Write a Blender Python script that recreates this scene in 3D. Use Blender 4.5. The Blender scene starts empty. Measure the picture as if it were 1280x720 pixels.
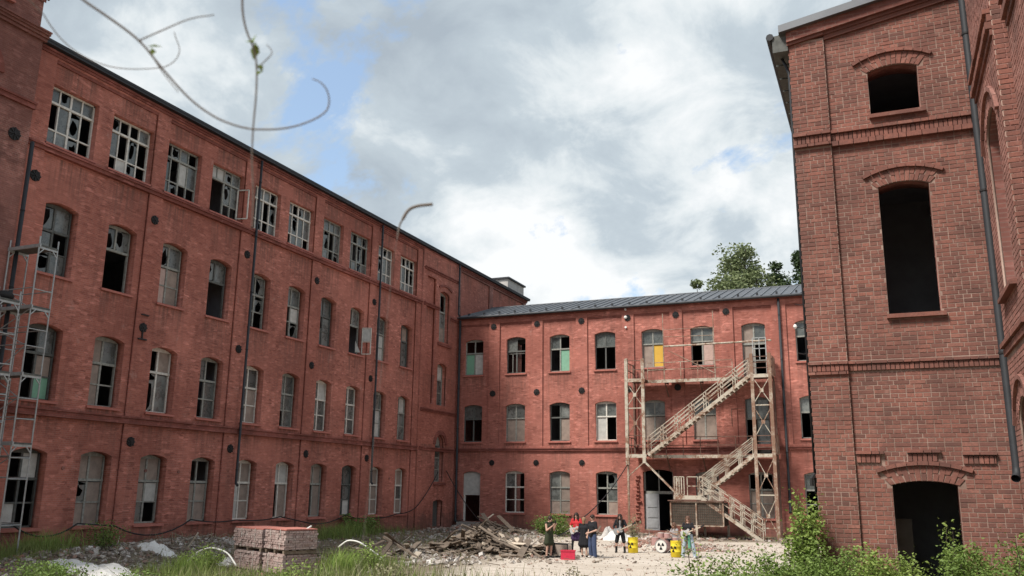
import bpy, bmesh, math, random
import numpy as np
from mathutils import Vector, Matrix, noise
random.seed(7); rng = np.random.default_rng(7)
R = math.radians
sc = bpy.context.scene
C = sc.collection

# ------------------------------------------------------------------ camera
YAW, PIT, ROL, EYE = -0.402164, 0.227921, 0.012326, 2.75
f = Vector((math.sin(YAW)*math.cos(PIT), math.cos(YAW)*math.cos(PIT), math.sin(PIT)))
r0 = Vector((math.cos(YAW), -math.sin(YAW), 0)); u0 = r0.cross(f)
r = r0*math.cos(ROL)+u0*math.sin(ROL); u = -r0*math.sin(ROL)+u0*math.cos(ROL)
cd = bpy.data.cameras.new('camera'); cam = bpy.data.objects.new('camera', cd); C.objects.link(cam)
M4 = Matrix((r, u, -f)).transposed().to_4x4(); M4.translation = Vector((0, 0, EYE)); cam.matrix_world = M4
cd.sensor_width = 36; cd.lens = 36*1087.3/1280; cd.clip_start = .1; cd.clip_end = 3000
cd.dof.use_dof = True; cd.dof.focus_distance = 35; cd.dof.aperture_fstop = 6
sc.camera = cam

# ------------------------------------------------------------------ light
SUN_EL, SUN_AZ = R(52), R(212)          # azimuth from north (+Y) clockwise: behind the camera, a little to the left
sd = bpy.data.lights.new('sun', 'SUN'); sun = bpy.data.objects.new('sun', sd); C.objects.link(sun)
sd.energy = 2.6; sd.angle = R(14); sd.color = (1, .95, .88)
dirv = Vector((math.sin(SUN_AZ)*math.cos(SUN_EL), math.cos(SUN_AZ)*math.cos(SUN_EL), math.sin(SUN_EL)))
sun.rotation_euler = dirv.to_track_quat('Z', 'Y').to_euler()
W = bpy.data.worlds.new("World"); sc.world = W; W.use_nodes = True
nt = W.node_tree; nd = nt.nodes; lk = nt.links
for n in list(nd): nd.remove(n)
def N(t, **k):
    n = nd.new(t)
    for a, b in k.items(): setattr(n, a, b)
    return n
def mth(op, a, b=None, c=None, clamp=False):
    n = N('ShaderNodeMath', operation=op); n.use_clamp = clamp
    for i, v in enumerate((a, b, c)):
        if v is None: continue
        if isinstance(v, (int, float)): n.inputs[i].default_value = v
        else: lk.new(v, n.inputs[i])
    return n.outputs[0]
sky = N('ShaderNodeTexSky', sky_type='NISHITA', sun_disc=False)
sky.sun_elevation = SUN_EL; sky.sun_rotation = SUN_AZ; sky.air_density = 1.2; sky.dust_density = 1.5
tc = N('ShaderNodeTexCoord'); sp = N('ShaderNodeSeparateXYZ'); lk.new(tc.outputs['Generated'], sp.inputs[0])
zz = mth('ADD', mth('MAXIMUM', sp.outputs[2], 0.0), .5)
cb = N('ShaderNodeCombineXYZ')
lk.new(mth('DIVIDE', sp.outputs[0], zz), cb.inputs[0]); lk.new(mth('DIVIDE', sp.outputs[1], zz), cb.inputs[1])
def cloudnoise(scale, det, rough, off, dist=0.0):
    mp = N('ShaderNodeMapping'); lk.new(cb.outputs[0], mp.inputs[0]); mp.inputs['Location'].default_value = off
    n = N('ShaderNodeTexNoise', noise_dimensions='3D'); lk.new(mp.outputs[0], n.inputs['Vector'])
    n.inputs['Scale'].default_value = scale; n.inputs['Detail'].default_value = det; n.inputs['Roughness'].default_value = rough
    n.inputs['Distortion'].default_value = dist
    return n.outputs['Fac']
def ramp(fac, stops):
    n = N('ShaderNodeValToRGB'); lk.new(fac, n.inputs[0]); e = n.color_ramp.elements
    while len(e) < len(stops): e.new(.5)
    for el, (p, c) in zip(e, stops): el.position = p; el.color = c if len(c) == 4 else (*c, 1)
    return n.outputs[0]
n_big = cloudnoise(2.6, 10, .62, (1.2, 3.84, 7.67), .3)
n_shade = cloudnoise(2.4, 4, .45, (4.06, 2.09, 6.02), .2)
n_puff = cloudnoise(6.5, 10, .6, (1.0, 8.0, 4.0), .3)
cover = ramp(n_big, [(.412, (0, 0, 0)), (.468, (1, 1, 1))])
shade = mth('ADD', mth('MULTIPLY', n_shade, .66), mth('MULTIPLY', n_puff, .34))
ccol = ramp(shade, [(.41, (2.15, 2.5, 2.85)), (.50, (2.85, 3.25, 3.55)), (.54, (3.9, 4.2, 4.35)), (.59, (4.9, 5.0, 5.05))])
blue = N('ShaderNodeMix', data_type='RGBA'); blue.inputs[0].default_value = .3
lk.new(sky.outputs[0], blue.inputs[6]); blue.inputs[7].default_value = (3.0, 3.9, 5.0, 1)
mx = N('ShaderNodeMix', data_type='RGBA'); lk.new(cover, mx.inputs[0]); lk.new(blue.outputs[2], mx.inputs[6]); lk.new(ccol, mx.inputs[7])
bg = N('ShaderNodeBackground'); lk.new(mx.outputs[2], bg.inputs[0]); bg.inputs[1].default_value = .095
out = N('ShaderNodeOutputWorld'); lk.new(bg.outputs[0], out.inputs[0])
vs = sc.view_settings; vs.view_transform = 'Standard'; vs.look = 'None'; vs.gamma = 1; vs.exposure = 1.08

# ------------------------------------------------------------------ materials
class NT:
    def __init__(s, name):
        s.m = bpy.data.materials.new(name); s.m.use_nodes = True; s.n = s.m.node_tree.nodes; s.l = s.m.node_tree.links
        s.b = s.n['Principled BSDF']
    def N(s, t, ins=None, **k):
        x = s.n.new(t)
        for a, b in k.items(): setattr(x, a, b)
        for a, b in (ins or {}).items(): s.put(x.inputs[a], b)
        return x
    def put(s, inp, v):
        if isinstance(v, bpy.types.NodeSocket): s.l.new(v, inp)
        elif isinstance(v, tuple) and len(v) == 3 and inp.type == 'RGBA': inp.default_value = (*v, 1)
        else: inp.default_value = v
    def math(s, op, a, b=0.0, clamp=False):
        x = s.N('ShaderNodeMath', {0: a, 1: b}, operation=op); x.use_clamp = clamp; return x.outputs[0]
    def mix(s, fac, a, b, mode='MIX'):
        x = s.N('ShaderNodeMix', data_type='RGBA', blend_type=mode); s.put(x.inputs[0], fac); s.put(x.inputs[6], a); s.put(x.inputs[7], b); return x.outputs[2]
    def ramp(s, fac, stops):
        x = s.N('ShaderNodeValToRGB'); s.l.new(fac, x.inputs[0]); e = x.color_ramp.elements
        while len(e) < len(stops): e.new(.5)
        for el, (p, c) in zip(e, stops):
            el.position = p; el.color = (c, c, c, 1) if isinstance(c, (int, float)) else (*c, 1)
        return x.outputs[0]
    def noise(s, vec, scale, det=4, rough=.55):
        x = s.N('ShaderNodeTexNoise', {'Scale': scale, 'Detail': det, 'Roughness': rough})
        if vec is not None: s.l.new(vec, x.inputs['Vector'])
        return x.outputs['Fac']
    def pos(s): return s.N('ShaderNodeNewGeometry').outputs['Position']
    def bump(s, h, strength=.3, dist=.02):
        x = s.N('ShaderNodeBump', {'Height': h, 'Strength': strength, 'Distance': dist}); s.l.new(x.outputs[0], s.b.inputs['Normal'])
    def fin(s, col, rough=.9, spec=.3, metal=0.0):
        s.put(s.b.inputs['Base Color'], col); s.put(s.b.inputs['Roughness'], rough); s.put(s.b.inputs['Specular IOR Level'], spec)
        s.put(s.b.inputs['Metallic'], metal); return s.m

def facade_uv(t):
    g = t.N('ShaderNodeNewGeometry'); p = t.N('ShaderNodeSeparateXYZ', {0: g.outputs['Position']}); n = t.N('ShaderNodeSeparateXYZ', {0: g.outputs['True Normal']})
    ax = t.math('GREATER_THAN', t.math('ABSOLUTE', n.outputs[0]), .7); az = t.math('GREATER_THAN', t.math('ABSOLUTE', n.outputs[2]), .7)
    uu = t.math('ADD', t.math('MULTIPLY', p.outputs[1], ax), t.math('MULTIPLY', p.outputs[0], t.math('SUBTRACT', 1.0, ax)))
    vv = t.math('ADD', t.math('MULTIPLY', p.outputs[1], az), t.math('MULTIPLY', p.outputs[2], t.math('SUBTRACT', 1.0, az)))
    c = t.N('ShaderNodeCombineXYZ', {0: uu, 1: vv}); return c.outputs[0], g.outputs['Position'], p

def brick_mat(name, c1, c2, mortar, msize=.010, dirt=.5, moss=0.0, sills=None, scalew=.26, scaleh=.077):
    t = NT(name); uv, pos, p = facade_uv(t)
    bt = t.N('ShaderNodeTexBrick', {'Vector': uv, 'Color1': c1, 'Color2': c2, 'Mortar': mortar, 'Scale': 1.0, 'Mortar Size': msize, 'Mortar Smooth': .3,
        'Bias': 0.0, 'Brick Width': scalew, 'Row Height': scaleh}, offset=.5, offset_frequency=2, squash=.5, squash_frequency=2)
    col = bt.outputs['Color']
    # whole bricks that were fired darker or replaced
    v = t.N('ShaderNodeTexVoronoi', {'Vector': t.N('ShaderNodeMapping', {'Vector': uv, 'Scale': (3.9, 12.9, 1)}).outputs[0], 'Scale': 1.0})
    vr = t.N('ShaderNodeSeparateColor', {0: v.outputs['Color']}).outputs[0]
    col = t.mix(t.ramp(vr, [(.0, .6), (.2, .0)]), col, tuple(x*.45 for x in c2))
    col = t.mix(t.ramp(vr, [(.80, 0), (1.0, .75)]), col, tuple(min(1, x*1.35+.07) for x in c1))
    big = t.noise(pos, .35, 6, .62); mid = t.noise(pos, 2.2, 6, .65)
    streak = t.noise(t.N('ShaderNodeMapping', {'Vector': pos, 'Scale': (1.6, 1.6, .12)}).outputs[0], 1.6, 5, .6)
    col = t.mix(t.ramp(big, [(.38, dirt), (.6, 0)]), col, tuple(x*.42 for x in c2))
    col = t.mix(t.ramp(mid, [(.42, dirt*.7), (.6, 0)]), col, tuple(x*.5+.01 for x in c2))
    col = t.mix(t.ramp(streak, [(.54, 0), (.70, .75*dirt)]), col, (.10, .055, .045))
    patch = t.noise(pos, .16, 3, .5); col = t.mix(t.ramp(patch, [(.44, .35), (.5, 0)]), col, tuple(x*.72 for x in c2)); col = t.mix(t.ramp(patch, [(.56, 0), (.62, .28)]), col, tuple(min(1, x*1.18+.03) for x in c1))
    salt = t.noise(pos, 1.15, 8, .72); col = t.mix(t.ramp(salt, [(.62, 0), (.72, .35)]), col, (.52, .36, .31))
    col = t.mix(t.ramp(mid, [(.62, 0), (.78, .35)]), col, tuple(min(1, x*1.3+.06) for x in c1))
    low = t.math('ADD', p.outputs[2], t.math('MULTIPLY', t.math('SUBTRACT', mid, .5), 1.6))
    col = t.mix(t.ramp(t.math('DIVIDE', low, 2.0), [(.0, .7), (.6, 0)]), col, (.13, .075, .06))
    if sills:                                        # rain runs below the window sills
        ph_, pt_, zs_ = sills; uu = t.N('ShaderNodeSeparateXYZ', {0: uv}).outputs[0]
        k = t.math('FRACT', t.math('ADD', t.math('DIVIDE', t.math('SUBTRACT', uu, ph_), pt_), .5)); dx = t.math('MULTIPLY', t.math('ABSOLUTE', t.math('SUBTRACT', k, .5)), pt_)
        side = t.math('SUBTRACT', 1.0, t.N('ShaderNodeMapRange', {0: dx, 1: .7, 2: 1.0, 3: 0.0, 4: 1.0}).outputs[0])
        fine = t.noise(t.N('ShaderNodeMapping', {'Vector': pos, 'Scale': (5, 5, .35)}).outputs[0], 1.6, 4, .6); tot = None
        for z_ in zs_:
            d = t.math('SUBTRACT', z_, p.outputs[2]); m_ = t.math('MULTIPLY', t.math('GREATER_THAN', d, 0.0), t.N('ShaderNodeMapRange', {0: d, 1: 0.0, 2: 1.9, 3: 1.0, 4: 0.0}).outputs[0])
            tot = m_ if tot is None else t.math('MAXIMUM', tot, m_)
        col = t.mix(t.math('MULTIPLY', t.math('MULTIPLY', side, tot), t.ramp(fine, [(.40, 0), (.62, .75)])), col, (.13, .07, .055))
    t.bump(bt.outputs['Fac'], -.45, .012)
    return t.fin(col, .92, .2)

M = {}
ROWS_L = (1.1, 5.7, 10.5, 15.15, 18.95); ROWS_R = (1.1, 5.95, 10.8)
M['brick_red'] = brick_mat('brick_red', (.47, .160, .112), (.36, .118, .086), (.41, .225, .185), .008, .40, sills=(23.0, 3.002, ROWS_L))
M['brick_rear'] = brick_mat('brick_rear', (.47, .158, .115), (.36, .118, .088), (.42, .225, .185), .009, .40, sills=(-27.44, 3.348, ROWS_R))
M['brick_dark'] = brick_mat('brick_dark', (.33, .13, .10), (.23, .09, .072), (.32, .20, .165), .011, .65)
M['brick_trim'] = brick_mat('brick_trim', (.31, .09, .068), (.23, .068, .052), (.25, .125, .10), .009, .5, scalew=.12)
def piece_brick(name, cols):
    t = NT(name); g = t.N('ShaderNodeNewGeometry'); oi = t.N('ShaderNodeObjectInfo')
    rr = t.math('FRACT', t.math('ADD', g.outputs['Random Per Island'], oi.outputs['Random']))
    col = t.ramp(rr, cols)
    pos = g.outputs['Position']; a = t.noise(pos, 28, 4, .7); b = t.noise(pos, 1.1, 6, .65); c = t.noise(pos, 5, 5, .6)
    col = t.mix(t.ramp(a, [(.35, .5), (.6, 0)]), col, (.12, .062, .053))
    col = t.mix(t.ramp(b, [(.36, .65), (.58, 0)]), col, (.12, .062, .052))
    st = t.noise(t.N('ShaderNodeMapping', {'Vector': pos, 'Scale': (2.2, 2.2, .22)}).outputs[0], 1.5, 6, .65); col = t.mix(t.ramp(st, [(.52, 0), (.7, .55)]), col, (.15, .085, .07)); col = t.mix(t.ramp(c, [(.6, 0), (.8, .45)]), col, (.42, .27, .22))
    t.bump(a, .5, .006); return t.fin(col, .93, .2)
M['brick_piece'] = piece_brick('brick_piece', [(0, (.15, .075, .06)), (.12, (.215, .095, .074)), (.45, (.27, .112, .084)), (.85, (.305, .126, .094)), (1, (.34, .155, .118))])
M['brick_piece_lit'] = piece_brick('brick_piece_lit', [(0, (.31, .14, .112)), (.5, (.38, .175, .14)), (1, (.43, .22, .18))])  # paler brick for the wing's sunlit face, its light put into the colour
def simple(name, c, rough=.8, spec=.3, metal=0, var=.35, scale=3.0, dark=.5, island=0.0):
    t = NT(name); pos = t.pos(); a = t.noise(pos, scale, 6, .62)
    col = t.mix(t.ramp(a, [(.35, var), (.62, 0)]), c, tuple(x*dark for x in c))
    if island:
        g = t.N('ShaderNodeNewGeometry'); oi = t.N('ShaderNodeObjectInfo')
        rr = t.math('FRACT', t.math('ADD', g.outputs['Random Per Island'], oi.outputs['Random']))
        col = t.mix(t.math('MULTIPLY', rr, island), col, tuple(x*.45 for x in c))
    return t.fin(col, rough, spec, metal)
def mortar_mat():
    t = NT('mortar'); pos = t.pos(); a = t.noise(pos, 1.3, 6, .65); b = t.noise(pos, 16, 4, .6)
    col = t.mix(t.ramp(a, [(.38, 1), (.6, 0)]), (.38, .27, .22), (.23, .15, .12)); col = t.mix(t.ramp(b, [(.4, .4), (.6, 0)]), col, (.26, .18, .15))
    t.bump(b, .4, .005); return t.fin(col, .95, .1)
M['mortar'] = mortar_mat()
M['frame_grey'] = simple('frame_grey', (.31, .31, .275), .7, .3, 0, .6, 9, .35)
M['frame_cream'] = simple('frame_cream', (.68, .65, .58), .7, .3, 0, .5, 9, .4)
M['frame_dark'] = simple('frame_dark', (.12, .125, .115), .7, .3, 0, .6, 9, .4)
M['board_tan'] = simple('board_tan', (.34, .27, .225), .85, .2, 0, .7, 3, .6, .35)
M['board_white'] = simple('board_white', (.55, .54, .50), .8, .2, 0, .6, 4, .6, .25)
M['board_green'] = simple('board_green', (.20, .40, .28), .7, .3, 0, .3, 6, .6)
M['board_yellow'] = simple('board_yellow', (.62, .38, .06), .7, .3, 0, .3, 6, .7)
M['board_pink'] = simple('board_pink', (.50, .36, .31), .8, .2, 0, .5, 5, .6)
def glass():
    t = NT('dirty_glass'); pos = t.pos(); oi = t.N('ShaderNodeObjectInfo'); a = t.noise(pos, 2.5, 6, .7)
    col = t.mix(oi.outputs['Random'], (.07, .08, .075), (.19, .20, .185))
    col = t.mix(t.ramp(a, [(.42, .6), (.62, 0)]), col, (.05, .056, .052))
    t.put(t.b.inputs['Roughness'], t.ramp(a, [(.3, .12), (.7, .5)]))
    t.put(t.b.inputs['Base Color'], col); t.put(t.b.inputs['Specular IOR Level'], .8); return t.m
M['glass'] = glass()
M['sill_paint'] = simple('sill_paint', (.44, .165, .13), .85, .2, 0, .5, 4, .6)
M['interior'] = simple('interior', (.32, .32, .34), .95, .1)
M['steel_cream'] = None
def rusty(name, paint, rust, amt):
    t = NT(name); pos = t.pos(); a = t.noise(pos, 2.0, 8, .7); b = t.noise(pos, 14, 5, .7)
    col = t.mix(t.ramp(t.math('ADD', t.math('MULTIPLY', a, .7), t.math('MULTIPLY', b, .3)), [(amt-.05, 1), (amt+.06, 0)]), paint, rust)
    t.bump(b, .2, .004); return t.fin(col, .7, .3)
M['steel_cream'] = rusty('steel_cream', (.46, .41, .33), (.20, .10, .06), .47)
M['steel_rust'] = rusty('steel_rust', (.40, .33, .26), (.21, .12, .08), .53)
M['steel_brown'] = rusty('steel_brown', (.17, .10, .075), (.10, .05, .035), .5)
M['alu'] = simple('galvanised_tube', (.42, .43, .42), .45, .5, .35, .5, 8, .5)
M['zinc'] = simple('zinc_sheet', (.17, .178, .19), .5, .5, .25, .5, 1.2, .65)
M['roof_metal'] = simple('roof_metal', (.105, .112, .122), .55, .4, .15, .6, 1.0, .6, .3)
M['pipe_dark'] = simple('pipe_dark', (.032, .034, .038), .6, .35, .1, .5, 3, .6)
M['iron'] = simple('black_iron', (.022, .02, .02), .7, .3)
M['cable'] = simple('cable_black', (.018, .018, .02), .6, .3)
M['plaster'] = simple('plaster_white', (.50, .47, .44), .9, .2, 0, .6, 2.5, .6)
M['concrete'] = simple('concrete', (.33, .30, .27), .95, .15, 0, .6, 3, .6)
M['door_grey'] = simple('door_grey', (.33, .335, .34), .8, .25, 0, .6, 3, .6)
M['wire_mesh'] = simple('mesh_panel', (.085, .075, .06), .9, .15, 0, .6, 3, .5)
M['wood_old'] = simple('wood_old', (.25, .195, .15), .9, .15, 0, .7, 6, .45, .75)
M['wood_pale'] = simple('wood_pale', (.55, .46, .36), .85, .2, 0, .5, 6, .6, .4)
M['bark'] = simple('bark', (.10, .08, .065), .95, .1, 0, .6, 8, .5)
M['twig'] = simple('twig', (.24, .22, .20), .9, .1, 0, .2, 30, .7)
M['white_sheet'] = simple('white_sheet', (.72, .70, .66), .6, .3, 0, .45, 4, .6)
M['pvc'] = simple('pvc', (.78, .76, .70), .4, .4, 0, .2, 4, .8)
def rubble_mat(name, stops):
    t = NT(name); g = t.N('ShaderNodeNewGeometry'); col = t.ramp(g.outputs['Random Per Island'], stops)
    a = t.noise(g.outputs['Position'], 20, 4, .6); col = t.mix(t.ramp(a, [(.4, .5), (.6, 0)]), col, (.12, .10, .085)); return t.fin(col, .95, .1)
M['rubble'] = rubble_mat('rubble', [(0, (.14, .11, .09)), (.25, (.26, .21, .17)), (.5, (.36, .30, .25)), (.7, (.30, .14, .10)), (.85, (.42, .36, .31)), (1, (.58, .53, .47))])
M['rubble_brick'] = rubble_mat('rubble_brick', [(0, (.26, .12, .09)), (.3, (.36, .20, .155)), (.6, (.45, .30, .25)), (.8, (.42, .36, .31)), (1, (.62, .56, .50))])
M['old_brick'] = rubble_mat('old_brick', [(0, (.40, .275, .25)), (.3, (.47, .34, .31)), (.7, (.52, .39, .355)), (1, (.57, .46, .42))])
M['pale_rubble'] = rubble_mat('pale_rubble', [(0, (.22, .18, .15)), (.3, (.38, .33, .29)), (.7, (.52, .47, .42)), (1, (.68, .64, .59))])
M['stack_top'] = simple('stack_top', (.50, .20, .16), .9, .15, 0, .5, 5, .7)
def leafmat(name, a, b, c=None, trans=.3):
    t = NT(name); g = t.N('ShaderNodeNewGeometry'); oi = t.N('ShaderNodeObjectInfo')
    rr = t.math('FRACT', t.math('ADD', g.outputs['Random Per Island'], oi.outputs['Random']))
    big = t.noise(g.outputs['Position'], .9, 4, .6)
    col = t.mix(rr, a, b); col = t.mix(t.ramp(big, [(.4, 0), (.62, .6)]), col, c or b)
    t.put(t.b.inputs['Subsurface Weight'], 0.0)
    m = t.fin(col, .6, .3); tr = t.N('ShaderNodeBsdfTranslucent', {'Color': col}); ms = t.N('ShaderNodeMixShader', {0: trans})
    o = t.n['Material Output']; t.l.new(t.b.outputs[0], ms.inputs[1]); t.l.new(tr.outputs[0], ms.inputs[2]); t.l.new(ms.outputs[0], o.inputs[0]); return m
M['leaf_green'] = leafmat('leaf_green', (.10, .165, .035), (.22, .31, .08), (.17, .26, .06))
M['leaf_light'] = leafmat('leaf_light', (.16, .25, .05), (.32, .41, .11), (.26, .35, .09))
M['leaf_dark'] = leafmat('leaf_dark', (.035, .065, .028), (.075, .11, .045))
M['leaf_tree'] = leafmat('leaf_tree', (.11, .15, .065), (.25, .28, .14), (.19, .23, .10))
M['grass'] = leafmat('grass_blades', (.10, .17, .035), (.25, .30, .085), (.24, .25, .10))
M['weed_dry'] = leafmat('weed_dry', (.17, .18, .09), (.32, .30, .18))
def flat(name, c, rough=.8, spec=.3): return simple(name, c, rough, spec, 0, .35, 12, .6)
M['skin'] = flat('skin', (.52, .32, .24), .55); M['black_cloth'] = flat('black_cloth', (.016, .016, .019), .9); M['red_cloth'] = flat('red_cloth', (.50, .028, .035), .8)
M['purple_cloth'] = flat('purple_cloth', (.05, .025, .075), .9); M['denim'] = flat('denim', (.055, .075, .14), .9); M['pale_denim'] = flat('pale_denim', (.36, .42, .48), .9)
M['olive_cloth'] = flat('olive_cloth', (.035, .042, .022), .9); M['hair_dark'] = flat('hair_dark', (.03, .015, .01), .6); M['hair_brown'] = flat('hair_brown', (.11, .055, .035), .6)
M['hair_blond'] = flat('hair_blond', (.26, .16, .09), .6); M['grey_cloth'] = flat('grey_cloth', (.30, .28, .28), .9); M['shoe_black'] = flat('shoe_black', (.012, .012, .012), .5)
M['shoe_white'] = flat('shoe_white', (.6, .58, .55), .6); M['lips'] = flat('lips', (.34, .10, .09), .5); M['green_cloth'] = flat('green_cloth', (.10, .30, .20), .9)
M['yellow_paint'] = rusty('yellow_paint', (.70, .53, .03), (.36, .22, .05), .38); M['black_paint'] = flat('black_paint', (.012, .012, .012), .5)
M['red_plastic'] = flat('red_plastic', (.58, .035, .075), .45); M['silver'] = simple('silver', (.6, .6, .6), .3, .5, .7, .3, 10, .7); M['drum_skin'] = flat('drum_skin', (.68, .65, .60), .5)
M['drum_shell'] = flat('drum_shell', (.42, .25, .23), .3); M['brass'] = simple('brass', (.55, .42, .20), .35, .5, .8); M['guitar_body'] = flat('guitar_body', (.50, .49, .48), .3)
M['lamp_white'] = flat('lamp_white', (.75, .72, .68), .4)

def ground_mat():
    t = NT('ground'); g = t.N('ShaderNodeNewGeometry'); pos = g.outputs['Position']; p = t.N('ShaderNodeSeparateXYZ', {0: pos})
    a = t.noise(pos, .25, 8, .65); b = t.noise(pos, 3, 8, .7); c = t.noise(pos, 40, 3, .6)
    sand = t.mix(b, (.46, .40, .335), (.59, .53, .46)); sand = t.mix(t.ramp(a, [(.4, .6), (.6, 0)]), sand, (.42, .36, .295)); w_ = t.noise(t.N('ShaderNodeMapping', {'Vector': pos, 'Rotation': (0, 0, .5), 'Scale': (.25, 2.2, 1)}).outputs[0], 1.0, 5, .6); sand = t.mix(t.ramp(w_, [(.5, 0), (.62, .45)]), sand, (.30, .245, .19)); sp_ = t.noise(pos, 1.1, 6, .7); sand = t.mix(t.ramp(sp_, [(.58, 0), (.68, .5)]), sand, (.27, .22, .17))
    dirt = t.mix(b, (.10, .085, .055), (.25, .20, .15))
    # sandy yard in the middle, earth and moss round it
    mx_ = t.math('ADD', p.outputs[0], t.math('MULTIPLY', t.math('SUBTRACT', b, .5), 2.0)); my_ = t.math('ADD', p.outputs[1], t.math('MULTIPLY', t.math('SUBTRACT', b, .5), 2.0))
    def band(v, lo, hi): return t.N('ShaderNodeMapRange', {0: v, 1: lo, 2: hi, 3: 0.0, 4: 1.0}).outputs[0]
    # left limit runs slantwise
    l = t.math('ADD', mx_, t.math('MULTIPLY', my_, .18))
    fac = t.math('MULTIPLY', band(l, -9.8, -8.2), t.math('SUBTRACT', 1.0, band(my_, 51.5, 53.5)))
    fac = t.math('MULTIPLY', fac, band(my_, 20.0, 23.0))
    back = t.math('MULTIPLY', band(mx_, -23, -19), t.math('MULTIPLY', band(my_, 40.0, 41.5), t.math('SUBTRACT', 1.0, band(my_, 51.0, 53.0))))
    fac = t.math('MAXIMUM', fac, back)
    col = t.mix(fac, dirt, sand); col = t.mix(t.ramp(c, [(.35, .4), (.5, 0)]), col, (.2, .16, .12))
    t.bump(b, .5, .06); return t.fin(col, .95, .1)
M['ground'] = ground_mat()

# ------------------------------------------------------------------ object helpers
WP = {}
def setp(o, label=None, cat=None, group=None, kind=None):
    if label: o['label'] = label
    if cat: o['category'] = cat
    if group: o['group'] = group
    if kind: o['kind'] = kind
    return o
def thing(name, label, cat, loc=(0, 0, 0), group=None, rotz=0.0):
    o = bpy.data.objects.new(name, None); C.objects.link(o); o.location = loc; o.rotation_euler[2] = rotz; o.empty_display_size = .2
    WP[o] = Vector(loc); return setp(o, label, cat, group)
class MB:
    def __init__(s): s.v = []; s.f = []
    def add(s, vs, fs):
        n = len(s.v); s.v += [tuple(x) for x in vs]; s.f += [tuple(i+n for i in q) for q in fs]; return s
    def box(s, a, b):
        x0, y0, z0 = (min(a[i], b[i]) for i in range(3)); x1, y1, z1 = (max(a[i], b[i]) for i in range(3))
        return s.add([(x0, y0, z0), (x1, y0, z0), (x1, y1, z0), (x0, y1, z0), (x0, y0, z1), (x1, y0, z1), (x1, y1, z1), (x0, y1, z1)],
                     [(0, 3, 2, 1), (4, 5, 6, 7), (0, 1, 5, 4), (1, 2, 6, 5), (2, 3, 7, 6), (3, 0, 4, 7)])
    def bar(s, p, q, w, h=None, up=(0, 0, 1)):
        h = h or w; p, q = Vector(p), Vector(q); d = (q-p).normalized(); up = Vector(up)
        if abs(d.dot(up)) > .98: up = Vector((0, 1, 0))
        a = d.cross(up).normalized()*w/2; b = a.cross(d).normalized()*h/2
        vs = [p-a-b, p+a-b, p+a+b, p-a+b, q-a-b, q+a-b, q+a+b, q-a+b]
        return s.add(vs, [(0, 3, 2, 1), (4, 5, 6, 7), (0, 1, 5, 4), (1, 2, 6, 5), (2, 3, 7, 6), (3, 0, 4, 7)])
    def tube(s, pts, rad, n=8, caps=True):
        pts = [Vector(p) for p in pts]; rs = rad if isinstance(rad, (list, tuple)) else [rad]*len(pts); vs = []; fs = []
        t = (pts[1]-pts[0]).normalized(); ref = Vector((0, 0, 1)) if abs(t.z) < .9 else Vector((1, 0, 0)); a = t.cross(ref).normalized()
        for i, p in enumerate(pts):
            t = ((pts[i+1]-p).normalized() if i == 0 else (p-pts[i-1]).normalized() if i == len(pts)-1 else ((pts[i+1]-p).normalized()+(p-pts[i-1]).normalized()).normalized())
            a = (a-t*a.dot(t)).normalized(); b = t.cross(a)
            for k in range(n): an = 2*math.pi*k/n; vs.append(p+(a*math.cos(an)+b*math.sin(an))*rs[i])
        for i in range(len(pts)-1):
            for k in range(n): k2 = (k+1) % n; fs.append((i*n+k, i*n+k2, (i+1)*n+k2, (i+1)*n+k))
        if caps: fs += [tuple(range(n-1, -1, -1)), tuple((len(pts)-1)*n+k for k in range(n))]
        return s.add(vs, fs)
    def lathe(s, prof, n=16, c=(0, 0, 0), axis='Z', caps=True):
        vs = []; fs = []
        for rr, z in prof:
            for k in range(n):
                an = 2*math.pi*k/n; x, y = rr*math.cos(an), rr*math.sin(an)
                p = (x, y, z) if axis == 'Z' else (x, z, y) if axis == 'Y' else (z, x, y)
                vs.append((p[0]+c[0], p[1]+c[1], p[2]+c[2]))
        for i in range(len(prof)-1):
            for k in range(n): k2 = (k+1) % n; fs.append((i*n+k, i*n+k2, (i+1)*n+k2, (i+1)*n+k))
        if caps: fs += [tuple(range(n-1, -1, -1)), tuple((len(prof)-1)*n+k for k in range(n))]
        return s.add(vs, fs)
    def prism(s, poly, d0, d1, fn):
        """poly: list of (a, b); fn(a, d, b) -> point; extruded from d0 to d1"""
        n = len(poly); vs = [fn(a, d0, b) for a, b in poly]+[fn(a, d1, b) for a, b in poly]
        fs = [tuple(range(n)), tuple(range(2*n-1, n-1, -1))]+[(i, n+i, n+(i+1) % n, (i+1) % n) for i in range(n)]
        return s.add(vs, fs)
    def mesh(s, name, off=Vector((0, 0, 0)), fix=True):
        me = bpy.data.meshes.new(name); o = Vector(off)
        me.from_pydata([(a-o.x, b-o.y, c-o.z) for a, b, c in s.v], [], s.f)
        if fix and s.f:
            bm = bmesh.new(); bm.from_mesh(me); bmesh.ops.recalc_face_normals(bm, faces=bm.faces); bm.to_mesh(me); bm.free()
        me.update(); return me
def link(name, me, mat, parent=None, loc=None, rotz=0.0):
    if mat and not me.materials: me.materials.append(mat)
    o = bpy.data.objects.new(name, me); C.objects.link(o)
    if parent is not None: o.parent = parent
    if loc is not None: o.location = loc
    o.rotation_euler[2] = rotz; return o
def obj(name, mb, mat, parent=None, fix=True, smooth=False, **kw):
    """mesh given in world coordinates, parented to an unrotated thing"""
    base = WP.get(parent, Vector((0, 0, 0)))
    if parent is None and kw.pop('rebase', False): pass
    me = mb.mesh(name, base, fix)
    if smooth:
        for p in me.polygons: p.use_smooth = True
    o = link(name, me, mat, parent); WP[o] = base
    return setp(o, **kw) if kw else o
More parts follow.
